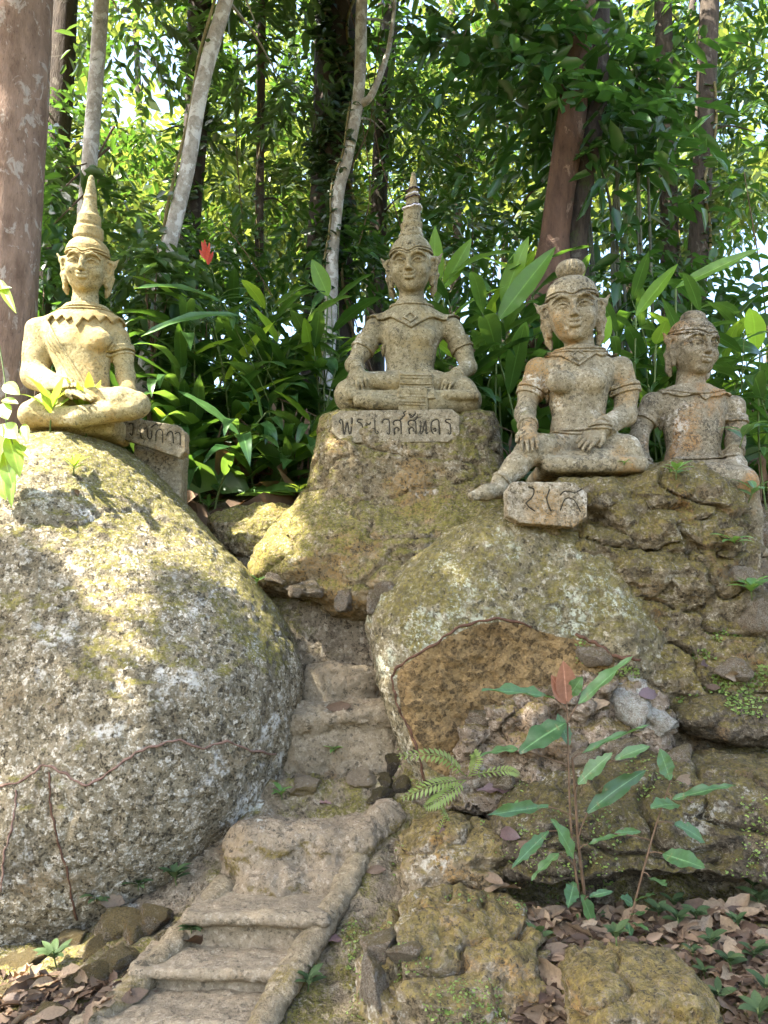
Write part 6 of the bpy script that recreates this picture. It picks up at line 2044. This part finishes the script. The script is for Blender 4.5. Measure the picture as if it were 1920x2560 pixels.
SPECS = [
    ('slender_tree', 'slim pale mottled trunk rising right behind the left statue\'s crown', [(255, -20), (246, 120), (237, 231), (222, 430), (208, 600), (200, 760)], 7.0, (36, 40), 'bark_pale', 'crown_mid',
     [(300, 40, 7.6, 110, 26), (170, 380, 7.6, 70, 26), (130, 480, 7.5, 60, 24), (160, 600, 7.6, 70, 22), (330, 560, 8.0, 70, 20)]),
    ('leaning_tree', 'pale trunk leaning to the right with a leafy vine climbing its edge', [(570, -20), (509, 197), (469, 417), (434, 567), (405, 694), (376, 856), (359, 960)], 6.7, (37, 42), 'bark_pale', 'crown_mid',
     [(640, 60, 7.6, 120, 26), (700, 200, 8.2, 110, 26), (300, 660, 7.4, 60, 14)]),
    ('ivy_tree', 'dark ivy-covered trunk just behind the leaning pale tree', [(500, -20), (490, 300), (470, 560), (462, 760)], 8.6, (58, 66), 'bark_dark', 'crown_dark',
     [(480, 90, 8.9, 90, 30), (400, 330, 9.0, 90, 30), (600, 90, 9.0, 90, 30), (340, 60, 9.0, 70, 20), (560, 300, 9.2, 80, 24), (560, 500, 9.0, 80, 26), (600, 640, 9.2, 80, 24), (500, 700, 8.8, 80, 24)]),
    ('thin_tree', 'very thin straight dark trunk left of the picture\'s middle', [(655, -20), (652, 300), (648, 560), (647, 780)], 8.8, (20, 24), 'bark_mid', 'crown_mid',
     [(720, 330, 9.5, 120, 34), (720, 520, 9.5, 110, 30), (620, 180, 9.4, 110, 22)]),
    ('dark_tree', 'broad dark trunk hung with creepers left of the central crown', [(842, -20), (836, 250), (828, 480), (822, 700)], 8.9, (100, 112), 'bark_dark', 'crown_dark',
     [(760, 60, 10.4, 110, 50), (740, 240, 10.2, 90, 36), (850, 330, 10.6, 110, 40), (950, 240, 10.4, 110, 46), (740, 480, 10.2, 70, 28)]),
    ('pale_liana_tree', 'thin pale crooked trunk with a fork in front of the dark creeper trunk', [(905, -20), (897, 230), (866, 400), (848, 470), (833, 613), (826, 760)], 8.0, (29, 32), 'bark_pale', 'crown_mid',
     [(1000, 80, 8.6, 120, 30), (960, 330, 8.7, 70, 16)]),
    ('twin_tree', 'dark narrow trunk just left of the central statue\'s crown', [(972, 100), (955, 330), (945, 560), (938, 760)], 10.5, (40, 46), 'bark_dark', 'crown_dark',
     [(1060, 300, 10.4, 150, 60), (1020, 480, 10.2, 100, 36), (1160, 240, 10.6, 150, 50), (1120, 440, 10.2, 120, 36), (1080, 90, 10.8, 160, 56)]),
    ('red_barked_tree', 'stout reddish-brown trunk behind the topknot statue', [(1455, -20), (1434, 250), (1408, 430), (1385, 600), (1372, 760)], 7.35, (70, 108), 'bark_red', 'crown_dark',
     [(1300, 330, 9.2, 120, 40), (1270, 560, 9.0, 90, 26), (1330, 90, 9.6, 150, 46), (1240, 160, 9.6, 120, 40)]),
    ('dark_twin_trunk', 'darker trunk fused to the right side of the reddish one', [(1500, -20), (1490, 250), (1462, 430), (1440, 600), (1430, 760)], 7.45, (54, 84), 'bark_dark', 'crown_dark',
     [(1560, 90, 9.8, 150, 40), (1620, 300, 9.8, 130, 30)]),
    ('grey_tree', 'straight grey-brown trunk between the topknot and domed statues', [(1656, -20), (1666, 300), (1672, 520), (1680, 760)], 8.9, (42, 50), 'bark_mid', 'crown_dark',
     [(1700, 60, 9.4, 130, 40), (1760, 240, 9.4, 120, 36), (1590, 480, 9.2, 80, 22), (1740, 480, 9.2, 90, 26)]),
    ('climber_tree', 'trunk wrapped in dry climbers near the right edge', [(1775, -20), (1762, 300), (1750, 540), (1735, 780)], 8.4, (46, 52), 'bark_mid', 'crown_dark',
     [(1880, 120, 8.8, 150, 50), (1890, 330, 8.8, 110, 36), (1860, 480, 8.8, 90, 20), (1800, 60, 9.0, 120, 36)]),
    ('grey_back_tree', 'thick greyish trunk behind the massive left one', [(160, -20), (145, 250), (120, 560), (105, 760)], 8.2, (72, 80), 'bark_mid', 'crown_dark',
     [(120, 300, 7.9, 70, 24), (60, 700, 7.4, 80, 26), (150, 640, 7.6, 90, 34), (330, 760, 7.6, 80, 26)]),
]
TREES = {}
for nm, lab, pts_, Y, wp, bk, cm, cl in SPECS:
    root, path, rr = tree(nm, lab, pts_, Y, wp, bk, 'trees behind the statues', top=2.5, nseg=12, flute=0.05 if wp[0] > 60 else 0)
    cc = [(C, max(3, int(n * .62)), rad) for C, n, rad in px_clumps(cl)]
    up = path[-1] + np.array((0, 0.5, 0.6))
    cc.append((up, 60, 1.2))
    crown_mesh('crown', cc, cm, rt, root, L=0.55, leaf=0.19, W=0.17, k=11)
    for C, n, rad in cc[:3]:
        k = int(np.argmin(np.abs(path[:, 2] - C[2] + 0.3)))
        limb(root, path[k], [path[k] * .5 + C * .5 + np.array((0, 0, .08)), C], 0.018, bk)
    TREES[nm] = (root, path, rr)

# fork of the pale liana tree
limb(TREES['pale_liana_tree'][0], P(897, 262, 8.0), [P(930, 235, 7.95), P(972, 120, 7.95), P(990, -20, 7.95)], 0.055, 'bark_pale')

# trees farther back, lit by the sun
BACK = [(-60, 1), (150, 0), (330, 1), (480, 0), (640, 1), (790, 0), (950, 1), (1120, 0), (1280, 1), (1450, 0), (1600, 1), (1760, 0), (1920, 1)]
names = ['behind the massive left trunk', 'seen left of the left statue\'s crown', 'under the patch of blue sky', 'seen past the leaning pale tree', 'filling the gap by the thin straight trunk', 'behind the broad dark trunk', 'above the central crown', 'right of the central crown', 'left of the reddish trunk', 'behind the reddish trunk',
         'beyond the straight grey trunk', 'behind the climber-wrapped trunk', 'at the far right edge']
for i, (px, q) in enumerate(BACK):
    Y = 14.5 + 5 * q + rt.uniform(-1, 1)
    cl = []
    for k in range(11):
        a, b = px + rt.normal() * 95, rt.uniform(-140, 650) if k > 3 else rt.uniform(330, 730)
        if math.hypot(a - 395, b - 175) < 120 or math.hypot(a - 735, b - 720) < 70 or (a > 1780 and 520 < b < 720) or math.hypot(a - 1330, b - 400) < 50:
            continue
        cl.append((P(a, b, Y + rt.normal() * .9), 36 if px < 900 else 28, rt.uniform(80, 135) * mpp(a, b, Y)))
    base = np.array(((px - 960) / FPX * Y, Y, ground_z((px - 960) / FPX * Y, Y)[0] - .2))
    root = empty('background_tree', base, 'sunlit yellow-green tree crown far behind, ' + names[i], 'tree', 'sunlit trees in the distance')
    tp = P(px, -150, Y)
    trunk('trunk', [base, base * .5 + tp * .5 + np.array((rt.normal() * .3, 0, 0)), tp], [.13, .07], 'bark_mid', root, 8, 24)
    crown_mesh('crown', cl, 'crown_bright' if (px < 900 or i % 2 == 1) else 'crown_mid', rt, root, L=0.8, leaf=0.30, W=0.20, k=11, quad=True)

# ------------------------------------------------------------------ shrubs and climbers
sb = empty('broadleaf_shrub', P(1470, 760, 7.6), 'tall dark shrub with broad drooping leaves before the reddish trunk', 'shrub')
crown_mesh('foliage', px_clumps([(1400, 130, 7.6, 130, 18), (1500, 200, 7.5, 140, 24), (1370, 230, 7.4, 120, 16), (1570, 330, 7.6, 130, 18), (1480, 310, 7.3, 110, 14), (1600, 170, 7.8, 120, 14), (1300, 100, 7.7, 110, 12), (1590, 480, 7.5, 90, 10)]),
           'bigleaf', rt, sb, L=0.55, leaf=0.30, W=0.19, k=8, droop=0.6)
for i in range(11):
    x = 1450 + i * 17 + rt.uniform(-10, 10)
    a = P(x, 800, 7.6 + rt.uniform(-.2, .2))
    a[2] = ground_z(a[0], a[1])[0] - .05
    V, F = tube(spline([a, P(x + rt.uniform(-25, 10), 560, 7.55), P(x + rt.uniform(-70, 60), 350, 7.5), P(x + rt.uniform(-110, 110), 180, 7.5)], 20), np.linspace(.02, .009, 20), 7)
    link('cane', mesh_np('cane', V, F, M['bamboo']), sb)

for nm, lab, cm, cl, kw in [
        ('understory_bush', 'dark leafy bush at the foot of the massive left trunk', 'crown_dark', [(90, 560, 7.2, 70, 18), (110, 720, 7.0, 90, 30), (180, 820, 6.8, 90, 26), (100, 900, 6.6, 70, 18)], dict(L=.45, leaf=.17, W=.2, k=9)),
        ('understory_bush', 'fresh green shrub with pointed leaves beside the left statue\'s face', 'crown_mid', [(395, 610, 6.2, 60, 16), (360, 680, 6.2, 70, 18), (430, 700, 6.3, 60, 14), (400, 800, 6.4, 80, 18)], dict(L=.35, leaf=.19, W=.22, k=7)),
        ('understory_bush', 'tangled dark bush under the ivy trunk', 'crown_dark', [(480, 640, 8.3, 90, 30), (560, 700, 8.2, 90, 28), (620, 760, 8.0, 80, 22), (520, 760, 7.8, 100, 26)], dict(L=.45, leaf=.17, W=.2, k=9)),
        ('understory_bush', 'dense low bush under the broad dark trunk', 'crown_dark', [(760, 600, 8.6, 100, 36), (850, 680, 8.4, 110, 36), (920, 600, 8.8, 90, 26), (1000, 640, 8.8, 100, 30)], dict(L=.45, leaf=.18, W=.2, k=9)),
        ('understory_bush', 'shady bush filling the gap beneath the reddish trunk', 'crown_dark', [(1180, 520, 8.6, 110, 28), (1240, 640, 8.4, 90, 20), (1180, 680, 8.4, 90, 22)], dict(L=.45, leaf=.18, W=.2, k=9)),
        ('understory_bush', 'twiggy dark bush between the grey and climber trunks', 'crown_dark', [(1600, 640, 8.0, 90, 26), (1700, 660, 7.9, 100, 30), (1560, 740, 7.6, 80, 20), (1660, 760, 7.4, 90, 22)], dict(L=.45, leaf=.17, W=.2, k=9)),
        ('understory_bush', 'dark bush against the bright gap at the right edge', 'crown_dark', [(1860, 430, 7.8, 80, 14), (1800, 740, 7.6, 70, 14), (1900, 770, 7.4, 70, 14)], dict(L=.45, leaf=.2, W=.24, k=8)),
        ('hanging_branch', 'pale lobed leaves hanging at the top right of the picture', 'bigleaf', [(1200, 60, 6.9, 60, 8), (1290, 80, 6.9, 60, 8), (1160, 90, 6.9, 50, 6), (1400, 60, 7.0, 50, 6), (1480, 120, 7.0, 60, 5)], dict(L=.4, leaf=.22, W=.28, k=6)),
        ('hanging_branch', 'drooping branch with dull olive leaves beside the massive left trunk', 'crown_dark', [(150, 480, 6.6, 40, 7), (135, 560, 6.6, 40, 7), (165, 420, 6.7, 36, 5)], dict(L=.3, leaf=.2, W=.2, k=7, droop=.8))]:
    cc = [(C, max(3, int(n * .7)), rad) for C, n, rad in px_clumps(cl)]
    b = cc[-1][0].copy()
    if nm == 'understory_bush':
        b[2] = ground_z(b[0], b[1])[0]
    root = empty(nm, b, lab, 'bush' if nm == 'understory_bush' else 'branch')
    crown_mesh('foliage', cc, cm, rt, root, **kw)
    for C, n, rad in cc:
        s0 = b if nm == 'understory_bush' else C + np.array((.2, .6, .9))
        V, F = tube(spline([s0, s0 * .5 + C * .5 + rt.normal(size=3) * .05, C], 12), np.linspace(.014, .005, 12), 6)
        link('twig', mesh_np('twig', V, F, M['brownstem']), root)


def climber(name, key, label, n, leaf, mat, side, zr, off=0.02, r=0.012, vm='vine', bare=0.0):
    """a vine winding up a trunk with its leaves"""
    root0, path, rr = TREES[key]
    k = [i for i in range(len(path)) if zr[0] <= path[i][2] <= zr[1]]
    ph = np.array([path[i] + (rr[i] + off) * np.array((math.cos(side + .5 * math.sin(i * .35)), math.sin(side + .5 * math.sin(i * .35)), 0)) for i in k])
    root = empty(name, ph[0], label, 'vine', 'vines on the trunks')
    V, F = tube(spline(ph, len(ph) * 3), r, 6)
    link('stem', mesh_np('stem', V, F, M[vm]), root)
    i = rt.integers(0, len(ph), n)
    B = ph[i] + rt.normal(size=(n, 3)) * np.array((leaf * .35, leaf * .3, .12))
    v, f, a = leaf_cloud(B, leaf * rt.uniform(.5, 1.2, n), rt, 0.26, 0.2, N=np.array((0, -1.0, .3)) * np.ones((n, 3)))
    link('foliage', mesh_np('foliage', v, f, M[mat], smooth=False, attrs={'v': a}), root)


climber('climbing_vine', 'leaning_tree', 'spiny-leaved vine climbing the left edge of the leaning pale tree', 34, .12, 'crown_mid', math.pi, (3.6, 8.5), .025, .016)
climber('climbing_vine', 'ivy_tree', 'dense ivy clothing the dark trunk behind the leaning tree', 900, .13, 'ivy', -math.pi / 2, (3.4, 9), .03)
climber('climbing_vine', 'dark_tree', 'creeper foliage hanging over the broad dark trunk', 1300, .16, 'ivy', -math.pi / 2, (3.6, 10), .03)
climber('climbing_vine', 'dark_tree', 'pale bare vine up the right of the broad dark trunk', 80, .12, 'ivy', -0.5, (3.6, 10), .03, .02)
climber('climbing_vine', 'pale_liana_tree', 'creeper leaves along the crooked pale trunk', 160, .11, 'ivy', -2.6, (3.6, 8), .02)
climber('climbing_vine', 'climber_tree', 'dry vine twisted round the trunk near the right edge', 200, .12, 'ivy', -1.2, (3.6, 8.5), .02, .018)
climber('climbing_vine', 'thin_tree', 'small creeper on the very thin trunk', 120, .10, 'ivy', -1.8, (3.6, 8.5), .015, .006)
climber('climbing_vine', 'grey_tree', 'sparse creeper on the straight grey trunk', 90, .11, 'ivy', -1.4, (3.8, 8), .015, .008)
for k, (a, b, c, Y) in enumerate([((905, 300), (925, 480), (890, 640), 8.2), ((960, -10), (935, 300), (1010, 600), 8.4), ((600, -10), (590, 330), (615, 640), 8.9), ((870, 0), (930, 260), (880, 420), 8.1), ((560, 560), (620, 640), (680, 740), 7.8)]):
    V, F = tube(spline([P(*a, Y), P(*b, Y - .05), P(*c, Y)], 30), .007, 5)
    props(link('hanging_vine', mesh_np('hanging_vine', V, F, M['brownstem'])), ['thin vine dangling by the pale crooked trunk', 'long thin vine hanging before the central gap', 'straight hanging vine by the thin trunk', 'looping vine between the pale and dark trunks', 'thin twig slanting under the red flower'][k], 'vine', 'dangling vines')

# red flower among the leaves
fl = empty('red_flower', P(515, 700, 6.9), 'upright red flower among dark leaves right of the left statue', 'flower')
V, F = tube(spline([P(560, 800, 6.9), P(535, 690, 6.9), P(515, 640, 6.9)], 12), .005, 5)
link('stem', mesh_np('stem', V, F, M['stem']), fl)
FLM = lf('bract', 'flower', 0.10, 0.0, 0.3, 300)
for a, b in (((517, 650), (505, 605)), ((518, 660), (526, 608)), ((516, 650), (498, 625)), ((520, 662), (535, 630)), ((514, 640), (513, 600))):
    px_leaf(fl, FLM, a, b, 11, 6.9, 6.88, (0, -1, 0.1), 'bract')
